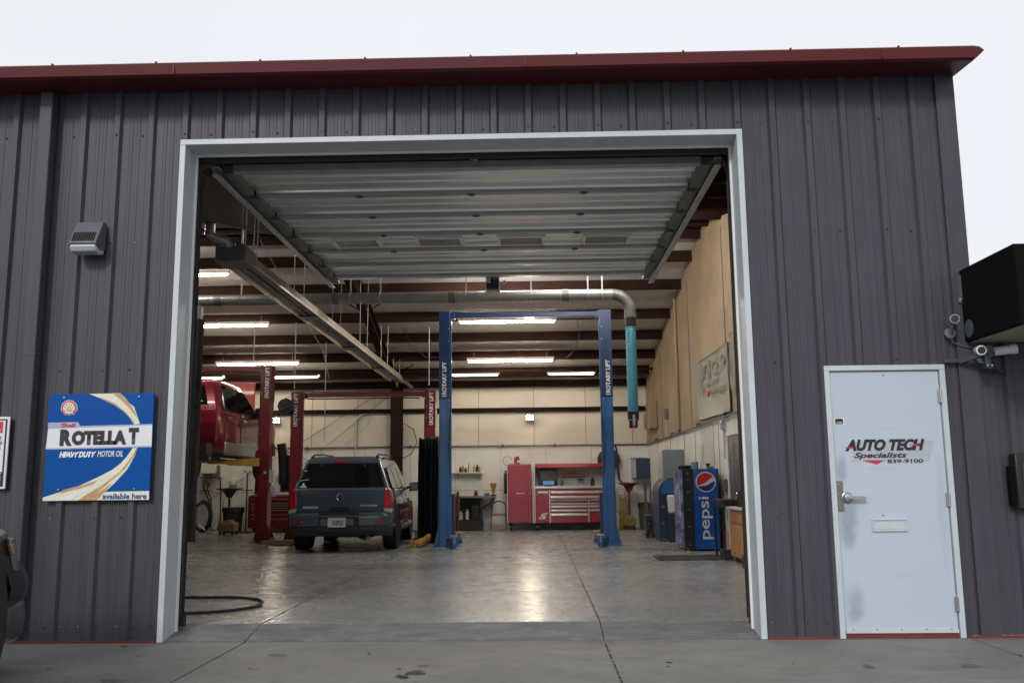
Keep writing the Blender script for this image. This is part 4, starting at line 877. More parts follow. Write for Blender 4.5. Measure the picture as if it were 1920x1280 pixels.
for s in (-1,1):
    x=-7.28+s*1.30
    for sg in (-1,1):
        b=B(); b.hexa([(x,12.15+sg*.04,1.70),(x,12.15+sg*.20,1.70),(x-s*.55,12.15+sg*.62,1.72),(x-s*.55,12.15+sg*.52,1.72),(x,12.15+sg*.04,1.88),(x,12.15+sg*.20,1.88),(x-s*.55,12.15+sg*.62,1.83),(x-s*.55,12.15+sg*.52,1.83)])
        b.bar((x-s*.5,12.15+sg*.55,1.78),(x-s*.85,12.15+sg*.95,1.78),.09,.08)
        a=b.build('swing_arm',m_yel,T,bevel=.006,smooth=False)
        b=B(); p=(x-s*.83,12.15+sg*.93); b.cyl((p[0],p[1],1.74),(p[0],p[1],1.92),.04,12); b.build('screw_pad',m_steel,a)
    b=B(); b.box(x-.10,x+.10,11.98,12.02,1.60,1.98); b.build('carriage_plate',m_redd,T,smooth=False)
# service tags on the far left lift column
b=B(); b.box(-5.93,-5.88,11.99,12.0,1.60,1.70); b.box(-5.93,-5.89,11.99,12.0,1.76,1.83); b.lathe([(0,-.004),(.035,-.004),(.035,0)],(-5.86,11.998,1.57),16,'y'); b.build('service_tag',m_txtg,T,smooth=False)

# ------------------------------------------------------------------ roof gear
TH=thing('tube_heater','long overhead radiant tube heater hanging on chains from the roof','heater',(-3.6,2.84,3.95))
xh=-3.56
b=B()
prof=[(-.17,3.90),(-.165,3.90),(-.09,4.06),(.09,4.06),(.165,3.90),(.17,3.90),(.17,3.93),(.10,4.075),(-.10,4.075),(-.17,3.93)]
b.prism([(xh+u,v) for u,v in prof],'y',2.95,15.6); b.build('reflector_hood',M('heater_hood',(.46,.40,.30),.4,.3,var=.15,scale=2,dirt=.2,dirtcol=(.25,.2,.14)),TH,smooth=False)
b=B(); b.cyl((xh-.06,2.9,3.965),(xh-.06,15.6,3.965),.045,12,1); b.cyl((xh+.07,2.9,3.965),(xh+.07,15.6,3.965),.045,12,1)
for y in (6.3,9.6,12.8): b.box(xh-.16,xh+.16,y,y+.35,3.905,3.925,1)
b.build('burner_tube',[M('heater_soot',(.05,.045,.04),.6),m_galvd],TH)
b=B(); b.box(xh-.18,xh+.18,2.55,2.96,3.88,4.07); b.cyl((xh+.06,2.7,4.07),(xh+.06,2.7,4.13),.05,12); b.build('burner_box',m_galvd,TH,bevel=.008)
b=B(); b.tube([(xh-.02,2.60,4.07),(xh-.06,2.55,4.13),(xh-.17,2.50,4.15),(xh-.22,2.47,4.20)],.055,12); b.tube([(xh-.22,2.47,4.18),(xh-.22,2.47,4.32)],.058,14); b.tube([(xh-.22,2.47,4.20),(xh-.22,2.47,4.215)],.064,14); b.build('flue_pipe',m_duct,TH)
b=B(); b.tube([(xh,15.6,3.965),(xh+.15,16.1,3.94),(xh+.25,16.6,3.85)],.05,10); b.build('tail_pipe',m_galvd,TH)
for y in (3.1,3.25,5.6,8.2,10.8,13.4,15.3):
    z=zc(y)-.2; b=B()
    for dx in (-.05,.10): b.tube([(xh+dx,y,4.06),(xh+dx*1.1,y,z)],.006,5)
    b.build('hanger_chain',m_galv,TH)
DU=thing('exhaust_duct','spiral steel exhaust duct running across the bay with a teal hose drop','duct',(-2,8,4.5))
b=B(); b.cyl((-7.2,8,4.54),(1.38,8,4.54),.098,24)
x=-7.1
while x<1.35:
    b.tube([(x+.05*math.sin(0)+.06*k/16,8+.0995*math.cos(2*math.pi*k/16),4.54+.0995*math.sin(2*math.pi*k/16)) for k in range(17)],.0035,4,0,False); x+=.165
for x in (-5.6,-3.5,-1.45,.55): b.cyl((x-.06,8,4.54),(x+.06,8,4.54),.106,24,1)
b.build('pipe',[m_duct,m_galvd],DU)
b=B(); b.tube(arc((1.38,8,4.24),.30,90,0,8),.100,20); b.tube([(1.68,8,4.25),(1.68,8,4.12)],.104,20); b.build('elbow',m_galvd,DU)
b=B(); b.tube([(-7.1,8,4.54),(-7.2,8,4.5),(-7.25,8,4.4)],.1,16); b.build('elbow',m_galvd,DU)
for x in (-6.6,-5.2,-3.25,-2.72,-1.2,-.05,.95,1.2):
    b=B(); b.box(x-.012,x+.012,7.995,8.005,4.63,zc(8)-.2); b.tube(arc((x,8,4.54),.104,0,360,20,'yz'),.007,5,0,False); b.build('hanger_strap',m_galv,DU)
def flex(name,x,y,z0,z1,r,mat,par,wob=0):
    b=B(); n=int((z1-z0)/.016); pts=[];rs=[]
    for i in range(n+1):
        z=z0+(z1-z0)*i/n; pts.append((x+wob*math.sin(i/n*3.1),y,z)); rs.append(r if i%2 else r*.93)
    b.tube(pts,rs,16); return b.build(name,mat,par)
flex('flex_hose',1.68,8,2.47,3.98,.094,m_teal,DU)
b=B(); b.cyl((1.68,8,3.97),(1.68,8,4.14),.098,20); b.build('hose_cuff',m_black,DU); b=B(); b.cyl((1.68,8,2.33),(1.68,8,2.48),.098,20); b.cyl((1.68,8,2.20),(1.68,8,2.34),.075,20); b.build('hose_cuff',m_black,DU)
b=B(); b.box(1.66,1.70,7.89,7.90,2.22,2.42,0); b.tube(arc((1.68,8,2.335),.101,0,360,20,'xy'),.008,6,1,False); b.box(1.65,1.71,7.885,7.90,2.19,2.24,2); b.build('hose_clamp',[m_alu,m_teal,m_txtr],DU,smooth=False)
D2=thing('hose_drop','black ribbed exhaust hose hanging beside the door jamb near the raised truck','hose',(-5.95,8,1))
b=B(); b.tube([(-5.95,8,4.45),(-5.95,8,4.18)],.075,14); b.build('pipe_stub',m_duct,D2)
flex('flex_hose',-5.95,8,.35,4.2,.105,m_rubber,D2)
# fluorescent strips
def strip(label,xa,xb,y,z,hang=True,wide=False,n=2,tube=None):
    T=thing('strip_light',label,'light',((xa+xb)/2,y,z),'fluorescent strips under the roof')
    b=B(); 
    if wide: b.prism([(y-.13,z+.01),(y-.05,z+.075),(y+.05,z+.075),(y+.13,z+.01),(y+.135,z+.016),(y+.05,z+.085),(y-.05,z+.085),(y-.135,z+.016)],'x',xa-.03,xb+.03)
    else: b.box(xa-.03,xb+.03,y-.035,y+.035,z+.03,z+.09)
    b.build('housing',m_reflect,T,smooth=False)
    L_=(xb-xa)/n
    for i in range(n):
        b=B()
        for dy in ((-.05,.05) if wide else (0,)): b.cyl((xa+L_*i+.02,y+dy,z),(xa+L_*(i+1)-.02,y+dy,z),.022,10)
        b.build('tube',tube or (m_tubeb if wide else m_tube),T)
    if hang:
        for x in (xa+.15,xb-.15): b=B(); b.tube([(x,y,z+.085),(x,y,zc(y)-.02)],.004,5); b.build('hanger_wire',m_galv,T)
strip('strip light seen just under the blue crossbar, front one of the two centre strips',-1.72,.47,12.92,4.95)
strip('strip light below the blue crossbar, rear one of the two centre strips',-1.69,.45,15.12,4.34)
strip('strip light between two roof beams high above the raised truck',-8.35,-6.18,12.92,4.95)
strip('strip light behind the crossbar of the red lift under the raised truck',-8.10,-6.02,15.12,4.34)
strip('highest visible strip light, near the burner box of the heater',-8.5,-6.35,10.6,5.62)
for lab,xa in (('short light over the back wall beside the blue post near the pleated bundle',-2.17),('wide short light over the back wall beside the teal hose',.35),('short light over the back wall beside the post under the truck',-6.92),('wide short light over the back wall above the raised red truck',-9.45)):
    strip(lab,xa,xa+1.2,16.0,4.10,False,True,1)
# added unseen strip lights above the raised door, extra bright to light the front
for lab,xa,yy_ in (('added unseen strip light just above the back edge of the raised door, in the third row',-1.70,10.6),('added unseen strip light above the raised door near the roof ridge',-1.0,8.6),('added unseen strip light above the middle of the raised door',.2,7.0),('added unseen strip light high above the bay of the raised truck',-8.3,6.9)):
    strip(lab,xa,xa+2.16,yy_,zc(yy_)-.33,tube=m_tubefill)
T=thing('disc_light','small round lit lamp just under the blue crossbar','light',(-.1,12.4,5.1)); b=B(); b.lathe([(0,-.03),(.11,-.025),(.13,0)],(-.12,12.69,5.02),18); b.build('lens',m_tube,T); b=B(); b.cyl((-.12,12.69,5.02),(-.12,12.69,5.06),.15,18); b.build('rim',m_galv,T)
for lab,x in (('small bright flood lamp on the back wall between the two red lifts',-7.03),('small bright flood lamp on the back wall above the red tool cabinet',-.16)):
    T=thing('flood_lamp',lab,'lamp',(x,16.9,3.03),'flood lamps on the back wall girt'); b=B(); b.box(x-.10,x+.10,16.80,16.92,2.96,3.10); b.build('housing',m_black,T,bevel=.01)
    b=B(); b.box(x-.085,x+.085,16.79,16.798,2.97,3.09); b.build('lamp_face',m_flood,T,smooth=False)
# compressed air line along both walls
b=B(); b.tube([(-9.5,16.98,2.29),(2.93,16.98,2.29)],.022,8); b.tube([(2.93,16.98,2.29),(xr(16.5)-.06,16.5,2.28),(xr(.6)-.06,.6,2.50)],.022,8)
for x in (-8,-6.2,-3.4,-.9,.5,1.8): b.box(x-.02,x+.02,16.95,17.02,2.255,2.325,1)
for y in (15.2,13.1,12.3,10.4,8.2): b.box(xr(y)-.09,xr(y)-.0,y-.03,y+.03,2.26+.013*(17-y),2.33+.013*(17-y),1)
tag(b.build('air_pipe',[m_galvd,m_black]),'thin grey compressed air pipe along the back and side walls','pipe')
def conduit(label,pts,r=.012,mat=None): return tag(B().tube(pts,r,8).build('wall_conduit',mat or m_galv),label,'conduit')
conduit('bent pale conduit on the back wall rising behind the roof of the slate blue vehicle',[(-4.9,16.97,1.5)]+[(-4.9,16.97,2.9)]+arc((-4.6,16.97,2.9),.3,180,90,5)+[(-4.1,16.97,3.2)],.02)
conduit('loose pale cable looping on the back wall beside the brown column',[(-4.35,16.97,4.1),(-4.4,16.95,3.3),(-4.55,16.94,2.9),(-5.0,16.95,2.5),(-5.2,16.97,2.32)],.010,m_txtg)
conduit('black cable looping off the brown column',[(-3.55,16.8,2.9),(-3.3,16.85,2.75),(-3.2,16.9,2.4),(-3.35,16.85,2.1),(-3.6,16.7,1.95)],.010,m_black)
conduit('tall tan conduit on the wall next to the silver banner',[(xr(12.4)-.04,12.4,2.36),(xr(12.4)-.04,12.4,5.35)],.03,m_tan)
tag(B().tube([(.75,12.2,5.1),(.95,12.25,4.85),(1.0,12.3,4.5),(.90,12.35,4.2),(.70,12.4,4.02),(.35,12.45,3.98)],.007,6).build('ceiling_cable',m_black),'thin black cable looping down inside the top of the blue lift','cable')
tag(B().tube([(-3.1,13.4,4.95),(-2.9,13.6,4.5),(-2.6,13.8,4.28),(-2.2,14.0,4.30),(-1.9,14.2,4.6)],.007,6).build('ceiling_cable',m_black),'thin black cable sagging below the roof beams beside the brown rafter','cable')
tag(B().tube([(-5.2,9.0,5.9),(-4.9,10.5,5.0),(-4.65,12.0,4.2),(-4.55,12.3,3.5)],.007,6).build('ceiling_cable',m_txtg),'pale cable slanting down toward the red lift by the vehicle','cable')
tag(B().box(-5.2,-4.9,16.98,17.03,1.72,1.86).build('conduit_box',m_txtg,None,bevel=.006),'small pale outlet box on the back wall pipe behind the vehicle roof','outlet box')
T=thing('cable_reel','black cord reel on the red post behind the vehicle','reel',(-5.45,12.1,3.0)); b=B(); b.cyl((-5.46,12.0,3.0),(-5.46,12.1,3.0),.17,24); b.cyl((-5.46,11.98,3.0),(-5.46,12.0,3.0),.08,18); b.build('drum',m_black,T,bevel=.01)
b=B(); b.tube(arc((-5.38,12.0,3.06),.14,170,20,8)+[(-5.2,12.0,3.05)],.008,6); b.tube([(-5.6,11.98,2.95),(-5.5,11.97,2.93),(-5.36,11.98,3.0)],.01,6); b.build('cord',m_galvd,T)
b=B(); b.tube([(-5.62,11.4,1.0)],.01,4) if False else None
tag(B().box(-3.78,-3.70,16.50,16.62,3.95,4.15).box(-3.74,-3.68,16.45,16.5,3.78,4.0).build('yellow_reel',M('yellow_plastic',(.45,.40,.03),.5),None,bevel=.02),'small yellow cord reel at the top of the brown column','reel')
for i,(x,y,z0,z1,lab) in enumerate(((-2.35,12.3,3.45,4.75,'thin pale drop wire above the red post beside the pleated bundle'),(-6.25,12.2,3.95,4.9,'thin pale drop wire above the post of the red lift under the raised truck'),(-5.35,12.3,3.4,4.9,'thin pale drop wire above the cord reel'),(-5.05,14.0,2.3,4.7,'thin pale drop wire between the two red lifts'))):
    tag(B().tube([(x,y,z0),(x,y,z1)],.011,6).build('drop_wire',m_txtg),lab,'wire')

# ------------------------------------------------------------------ back wall: tool cabinet and neighbours
YB=16.30
TC=thing('tool_cabinet','large red rolling tool cabinet with side locker and hutch against the back wall','tool cabinet',(.4,16.6,ZF))
b=B(); b.box(-.755,-.14,YB,16.95,.27,1.78); lk=b.build('side_locker',m_redtool,TC,bevel=.006,smooth=False)
b=B(); b.box(-.735,-.215,YB-.018,YB,.285,1.765); dr=b.build('locker_door',m_redtool,lk,bevel=.008,smooth=False)
text('Snap-on','lettering',m_txtw,dr,(-.535,YB-.018,1.01),XU,ZU,.225,.042,bold=.04,shear=.3,lift=.003)
b=B(); b.box(-.765,-.750,YB-.022,YB,.27,1.78); b.box(-.105,-.085,YB-.022,YB,.27,1.78); b.box(-.062,-.042,YB-.022,YB,.27,1.78); b.build('edge_trim',m_alu,lk,smooth=False)
b=B(); b.cyl((-.17,YB-.02,1.03),(-.17,YB-.03,1.03),.012,10); b.build('lock',m_alu,lk)
b=B(); b.box(-.13,1.80,YB,16.95,.27,1.14); bod=b.build('chest',m_redtool,TC,bevel=.006,smooth=False)
b=B(); b.box(-.05,1.85,YB-.03,16.95,1.145,1.20); b.build('work_top',m_alu,TC,bevel=.006,smooth=False)
b=B(); b.box(-.04,1.80,16.55,16.95,1.70,1.79); b.hexa([(-.04,16.40,1.69),(1.80,16.40,1.69),(1.80,16.56,1.69),(-.04,16.56,1.69),(-.04,16.47,1.785),(1.80,16.47,1.785),(1.80,16.56,1.79),(-.04,16.56,1.79)]); b.box(-.04,-.02,16.55,16.95,1.20,1.70); b.box(1.78,1.80,16.55,16.95,1.2,1.7); hu=b.build('hutch',m_redtool,TC,bevel=.004,smooth=False)
b=B(); b.box(-.02,1.78,16.90,16.93,1.20,1.70)
pegb=b.build('pegboard',M('pegboard_grey',(.42,.40,.38),.5),hu,smooth=False)
b=B()
for i in range(15):
    for j in range(5): x=.64+.06*i; z=1.27+.085*j; b.cyl((x,16.90,z),(x,16.896,z),.011,6)
b.build('peg_holes',m_joint,pegb)
# locker side handles & drawers
b=B(); b.box(.0,.315,YB-.015,YB,.30,1.0); dd=b.build('drawer_front',m_redtool,bod,bevel=.005,smooth=False)
b=B(); b.box(.02,.30,YB-.03,YB-.002,1.02,1.075); b.build('drawer_pull',m_alu,bod,bevel=.008)
b=B(); b.box(.325,.35,YB-.02,YB,.27,1.10); b.box(1.325,1.35,YB-.02,YB,.27,.86); b.build('edge_trim',m_alu,bod,smooth=False)
# winged letter badge
b=B(); b.poly((0,YB-.015,0),XU,ZU,[(.115,.50),(.27,.53),(.255,.49),(.165,.48),(.16,.455),(.235,.455),(.21,.37),(.03,.37),(.06,.41),(.16,.41),(.165,.425),(.10,.43)],0,.003); b.build('letter_badge',m_txtw,dd,smooth=False)
for za,zb in ((1.01,1.08),(.89,.955),(.828,.862),(.735,.772),(.65,.712),(.552,.612),(.44,.51)):
    for xa,xb in ((.37,1.31),(1.36,1.79)):
        if xa>1 and za<.5: continue
        if za>.88: 
            if xa>1: continue
            xb=1.79
        b=B(); b.prism([(YB,za),(YB-.030,za+.004),(YB-.034,za+.3*(zb-za)),(YB-.006,zb),(YB,zb)],'x',xa,xb); b.build('drawer_pull',m_alu,bod,smooth=False)
for x,y in ((-.68,16.4),(.02,16.38),(1.1,16.4),(1.7,16.4)):
    b=B(); b.cyl((x-.025,y,ZF+.075),(x+.025,y,ZF+.075),.075,16); b.box(x-.04,x+.04,y-.03,y+.05,ZF+.13,.27)
    o=b.build('caster',m_rubber,TC); b=B(); b.cyl((x-.03,y,ZF+.075),(x+.03,y,ZF+.075),.04,12); b.build('hub',m_chrome,o)
b=B(); b.box(-.14,1.78,16.5,16.9,.16,.27); b.build('base_frame',m_black,TC,smooth=False)
T=thing('computer_monitor','dark monitor with a blue lit panel inside the red tool hutch','monitor',(.30,16.62,1.20)); b=B(); b.box(.06,.55,16.60,16.64,1.225,1.655); b.box(.2,.4,16.58,16.70,1.20,1.23); b.build('frame',m_black,T,bevel=.005)
b=B(); b.box(.09,.52,16.594,16.60,1.36,1.62); b.build('dark_screen',M('dark_picture',(.03,.028,.026),.4,col2=(.11,.10,.09),scale=14),T,smooth=False); b=B(); b.box(.17,.46,16.588,16.598,1.24,1.345); b.build('lit_panel',m_screen,T,smooth=False)
T=thing('tool_rack','strip of pinkish red tools hung on the hutch pegboard','tool rack',(1.0,16.86,1.5)); b=B(); b.box(.68,1.32,16.85,16.89,1.425,1.445); b.build('rail',m_black,T); b=B()
for i in range(16): b.box(.70+.038*i,.725+.038*i,16.85,16.88,1.45,1.53+.02*(i%2))
b.build('tool_handle',M('pink_handles',(.65,.16,.14),.4),T)
def tin(label,c,r,h,mat,cap=None,cat='bottle',name='bottle',group=None,neck=.45):
    T=thing(name,label,cat,c,group); x,y,z=c
    b=B(); b.lathe([(r,0),(r,h*.68),(r*neck,h*.84),(r*neck,h*.92)],(x,y,z),14); b.build('body',mat,T)
    b=B(); b.lathe([(r*neck*1.15,h*.90),(r*neck*1.15,h),(0,h)],(x,y,z),12); b.build('cap',cap or m_black,T); return T
tin('grey tin standing at the middle of the red cabinet work top',(.67,16.5,1.20),.05,.15,m_galvd,None,'tin','tin')
tin('black canister on the work top near the blue post next to the red cabinet',(1.47,16.5,1.20),.055,.22,m_black,None,'canister','canister')
T=thing('box_unit','dark grey charger box on the hutch pegboard','charger',(1.15,16.85,1.33)); b=B(); b.box(1.07,1.28,16.80,16.90,1.32,1.42); b.build('case',m_greyp,T,bevel=.006); b=B(); b.box(1.10,1.25,16.795,16.80,1.345,1.395); b.build('faceplate',m_black,T)
T=thing('welding_gun','rust coloured tool with a looped cable on top of the red locker','tool',(-.5,16.5,1.78)); b=B(); b.box(-.585,-.50,16.45,16.6,1.78,1.96); b.hexa([(-.52,16.45,1.88),(-.44,16.45,1.90),(-.44,16.6,1.90),(-.52,16.6,1.88),(-.54,16.45,1.99),(-.45,16.45,1.99),(-.45,16.6,1.99),(-.54,16.6,1.99)]); b.box(-.50,-.42,16.47,16.57,1.78,1.82); b.build('housing',M('rust_tool',(.28,.06,.02),.5,var=.3),T,bevel=.012)
b=B(); b.tube(arc((-.76,16.5,1.87),.12,20,320,16)+[(-.58,16.5,1.80)],.007,6); b.build('cable',m_galvd,T)
T=thing('fire_extinguisher','slim black extinguisher hung on the side of the red locker','extinguisher',(-.82,16.7,1.0)); b=B(); b.lathe([(.04,0),(.045,.02),(.045,.50),(.02,.56)],(-.82,16.7,1.02),14); b.build('cylinder',m_black,T); b=B(); b.box(-.85,-.78,16.68,16.72,1.58,1.63); b.build('valve',m_oily,T)
# wall shelf with bottles
T=thing('wall_shelf','white wall shelf full of small bottles above the work bench','shelf',(-1.8,16.9,1.58)); b=B(); b.box(-2.25,-1.43,16.72,17.0,1.572,1.592); b.build('board',m_txtw,T,smooth=False); b=B()
for x in (-2.1,-1.55): b.prism([(16.75,1.57),(17.0,1.57),(17.0,1.40)],'x',x-.008,x+.008)
b.build('bracket',m_galv,T,smooth=False)
mats=[m_bottleA,m_bottleB,m_bottleC,m_bottleB,m_bottleG,m_bottleA,m_bottleB,m_bottleC,m_bottleA,m_bottleB]
names=['squat pale bottle, first on the white wall shelf','dark brown bottle, second on the white wall shelf','tall amber bottle beside the blue post on the shelf','dark bottle just before the thin amber spray can','thin tall amber spray can in the middle of the shelf','pale bottle just past the thin amber can','green bottle on the white wall shelf','widest dark bottle on the white wall shelf','amber bottle next to the pale end bottle of the shelf','pale bottle at the shelf end nearest the orange funnel']
for i,(x,h,r) in enumerate(((-2.12,.09,.03),(-2.03,.15,.04),(-1.96,.18,.035),(-1.89,.12,.035),(-1.81,.26,.018),(-1.72,.13,.03),(-1.66,.18,.03),(-1.58,.20,.045),(-1.52,.15,.028),(-1.46,.15,.03))):
    tin(names[i],(x,16.84,1.592),r,h,[m_bottleA,m_bottleB,m_bottleC,m_bottleB,m_bottleC,m_bottleA,m_bottleG,m_bottleB,m_bottleC,m_bottleA][i],None,group='bottles on the wall shelf')
# bench below
T=thing('work_bench','dark steel work bench with a vise below the wall shelf','work bench',(-1.9,16.6,ZF)); b=B(); b.box(-2.75,-1.10,16.35,16.98,.92,.97); b.build('bench_top',m_galvd,T,bevel=.006); 
for x in (-2.70,-1.44): B().box(x-.03,x+.03,16.38,16.44,ZF,.92).build('leg',m_black,T,smooth=False)
b=B(); b.box(-2.72,-1.42,16.40,16.95,ZF+.02,.36); b.box(-2.70,-1.45,16.93,16.95,.36,.92); b.build('lower_shelf',m_black,T,smooth=False)
b=B(); b.tube([(-1.12,16.45,.93),(-1.22,16.46,.78),(-1.42,16.47,.66)],.025,8); b.box(-1.20,-1.06,16.36,16.5,.97,1.0); b.build('bracket_arm',m_black,T)
tin('white tall spray can on the lower shelf of the dark bench',(-1.83,16.6,.36),.045,.27,m_bottleA,m_alu,'spray can','spray_can'); tin('dull green jug on the lower shelf of the dark bench',(-2.02,16.6,.36),.08,.24,m_lens,None,'jug','jug')
tag(B().box(-1.72,-1.50,16.5,16.75,.62,.73).box(-1.70,-1.52,16.5,16.7,.36,.62).build('parts_box',m_black,None,bevel=.01),'black parts box under the dark bench','box')
tin('small dark red can on the work bench top',(-1.60,16.6,.97),.05,.14,M('dark_red_can',(.12,.02,.02),.4),None,'can','can'); 
tag(B().lathe([(.02,1.0),(.03,1.05),(.09,1.30),(.085,1.30),(.02,1.06)],(-1.14,16.55,.0),16).build('funnel',m_bottleC),'orange funnel standing on the bench end near the folding stool','funnel')
tag(B().box(-1.38,-1.24,16.5,16.6,.97,1.04).cyl((-1.31,16.45,1.02),(-1.31,16.65,1.02),.03,10).build('bench_vise',m_galvd,None,bevel=.006),'small grey vise on the work bench top','vise')
T=thing('coil_spring','dark red coil over strut leaning behind the blue post next to the pleated bundle','strut',(-1.52,15.9,ZF)); x=-2.02
b=B(); b.tube([(x+.045*math.cos(t*.7),15.9+.045*math.sin(t*.7),.45+t*.0065) for t in range(95)],.014,6); b.build('spring',M('rust_spring',(.20,.05,.05),.5),T); b=B(); b.cyl((x,15.9,ZF),(x,15.9,1.1),.022,10); b.build('rod',m_redd,T)
T=thing('folding_stool','folding step stool with pink tread between the bench and the red cabinet','step stool',(-1.0,16.6,ZF)); b=B()
b.tube([(-1.21,16.55,ZF),(-1.18,16.6,.70)]+[(-1.0+.18*math.cos(R(180-i*18)),16.62,.70+.13*math.sin(R(180-i*18))) for i in range(1,10)]+[(-.82,16.6,.70),(-.80,16.55,ZF)],.016,8); b.build('hoop_frame',m_black,T)
b=B(); b.box(-1.19,-.82,16.42,16.66,.46,.50); b.build('tread',M('pink_tread',(.30,.06,.08),.5),T,bevel=.005); b=B(); b.box(-1.28,-.72,16.40,16.62,ZF,ZF+.02); b.tube([(-1.18,16.45,.46),(-1.22,16.40,ZF)],.013,6); b.tube([(-.83,16.45,.46),(-.79,16.40,ZF)],.013,6); b.build('base_frame',m_galvd,T)
# ------------------------------------------------------------------ right back corner
def drain(label,cx,cy,zt,w,tw,s=1,mast=m_redd):
    T=thing('oil_drain',label,'oil drain',(cx,cy,ZF)); b=B()
    b.lathe([(w*.18,zt-.22),(w*.48,zt-.06),(w,zt),(w*.98,zt+.015),(w*.45,zt-.03),(0,zt-.05)],(cx,cy,0),24); b.build('funnel_pan',m_redd if mast is m_redd else m_black,T)
    b=B(); b.cyl((cx,cy,.4),(cx,cy,zt-.2),.028,10); b.tube([(cx-.1,cy-.05,zt-.18),(cx-.14,cy-.05,zt-.4),(cx-.05,cy-.05,zt-.6)],.007,6); b.build('mast',mast,T)
    b=B(); b.box(cx-tw,cx+tw,cy-tw*.9,cy+tw*.9,ZF+.10,.36); b.hexa([(cx-tw,cy-tw*.9,.36),(cx+tw,cy-tw*.9,.36),(cx+tw,cy+tw*.9,.36),(cx-tw,cy+tw*.9,.36),(cx-.06,cy-.06,.46),(cx+.06,cy-.06,.46),(cx+.06,cy+.06,.46),(cx-.06,cy+.06,.46)]); b.build('tank',m_oily,T,bevel=.015)
    for dx in (-1,1):
        for dy in (-1,1): b=B(); b.cyl((cx+dx*tw*.75-.015,cy+dy*tw*.7,ZF+.05),(cx+dx*tw*.75+.015,cy+dy*tw*.7,ZF+.05),.05,12); b.build('caster',m_rubber,T)
drain('ochre oil drain tank with black funnel pan under the raised red truck',-7.68,15.2,1.22,.33,.21,mast=m_black)
drain('ochre oil drain tank with rust red funnel pan in the back corner',2.40,16.4,1.26,.30,.15)
def trash(label,cx,cy,r,h,mat):
    T=thing('trash_can',label,'trash can',(cx,cy,ZF)); b=B(); b.lathe([(r*.78,0),(r*.80,.02),(r*.97,h*.92),(r*1.03,h*.93),(r*1.05,h),(r*.98,h),(r*.94,h*.9)],(cx,cy,ZF),22); b.build('barrel',mat,T)
    b=B(); rr=random.Random(3); n=22; ring0=[]; ring1=[]
    for i in range(n): 
        t=2*math.pi*i/n; k=1.07+.04*rr.random(); ring0.append((cx+r*k*math.cos(t),cy+r*k*math.sin(t),ZF+h*(.80+.08*rr.random()))); ring1.append((cx+r*1.06*math.cos(t),cy+r*1.06*math.sin(t),ZF+h*1.02))
    b.loft([ring0,ring1]); b.build('bin_liner',m_black,T)
trash('black trash can with liner behind the ochre tank below the raised truck',-8.0,16.5,.27,.64,m_rubber); trash('dark grey trash can beside the parts washer stand',2.80,16.4,.17,.67,M('trash_grey',(.05,.055,.055),.6))
T=thing('spray_box','ochre yellow metal box behind the rust red funnel stand','box',(2.22,16.7,ZF)); b=B(); b.box(2.12,2.33,16.55,16.95,ZF,.96); b.build('case',M('ochre_case',(.22,.18,.05),.5,var=.2,dirt=.4),T,bevel=.006); b=B(); b.box(2.20,2.31,16.545,16.55,.90,.94); b.build('label_plate',m_txtg,T)
T=thing('hose_reel','black hose reel on the back wall behind the blue post next to the red cabinet','reel',(2.05,16.9,1.9)); b=B(); b.lathe([(.30,-.07),(.30,-.05),(.2,-.05),(.2,.05),(.30,.05),(.30,.07)],(1.93,16.86,1.88),24,'y'); b.build('drum',m_black,T); b=B(); b.tube([(2.12,16.9,2.27),(2.14,16.9,2.2),(2.20,16.9,1.35),(2.28,16.88,1.27),(2.45,16.8,1.26)],.025,8); b.build('drain_pipe',m_black,T)
T=thing('gas_cylinder','silver grease canister beside the blue post next to the red cabinet base','canister',(2.1,15.2,ZF)); b=B(); b.lathe([(.04,0),(.04,.42),(.015,.44),(.015,.48),(.05,.50),(.05,.98),(.03,1.0)],(1.98,15.2,ZF),14); b.build('body',m_steel,T)
T=thing('broom','dark broom handle leaning beside the parts washer stand','broom',(2.87,16.7,.7)); b=B(); b.tube([(2.86,16.6,.3),(2.84,16.85,1.28)],.014,8); b.build('handle',m_redd,T)
T=thing('control_box','navy control box on the back wall above the dark grey trash can','electrical box',(2.72,16.8,1.65)); b=B(); b.box(2.62,2.99,16.55,17.0,1.40,1.90); b.build('case',m_navy,T,bevel=.006); b=B(); b.box(2.54,2.62,16.55,17.0,1.40,1.88); b.build('side_panel',m_txtg,T); b=B(); b.box(2.50,2.98,16.93,17.0,1.93,2.15); b.build('back_board',m_txtw,T)
T=thing('steel_locker','steel wall cabinet with a pale rounded door behind the perforated panel','cabinet',(2.95,12.5,1.3)); b=B(); b.prism([(2.735,12.17),(3.16,12.17),(3.16,12.85),(2.735,12.85)],'z',1.30,1.96); b.build('cabinet',m_greyp,T,bevel=.006); b=B(); b.box(2.70,2.734,12.12,12.84,1.31,1.95); b.build('door',m_galv,T,bevel=.01)
PX0,PZ0,PZ1=2.74,1.29,1.97
T2=thing('electric_panel','grey perforated cabinet side standing out from the wall above the parts washer','panel',(2.95,12.1,1.3)); b=B(); b.box(PX0,3.17,12.10,12.16,PZ0,PZ1); b.build('panel',m_greyp,T2,bevel=.006)
b=B()
for j in range(9): b.cyl((2.84,12.10,PZ0+.08+.07*j),(2.84,12.096,PZ0+.08+.07*j),.008,6)
b.build('punched_hole',m_joint,T2)
PW=thing('parts_washer','blue rounded parts washer with a white basin beside the drinks machine','parts washer',(2.75,12,ZF))
b=B(); b.prism([(2.50,ZF+.05),(2.95,ZF+.05),(2.95,1.36),(2.70,1.36),(2.60,1.30),(2.53,1.20),(2.50,1.05)],'y',11.3,12.4); b.build('cabinet',m_navy,PW,bevel=.02)
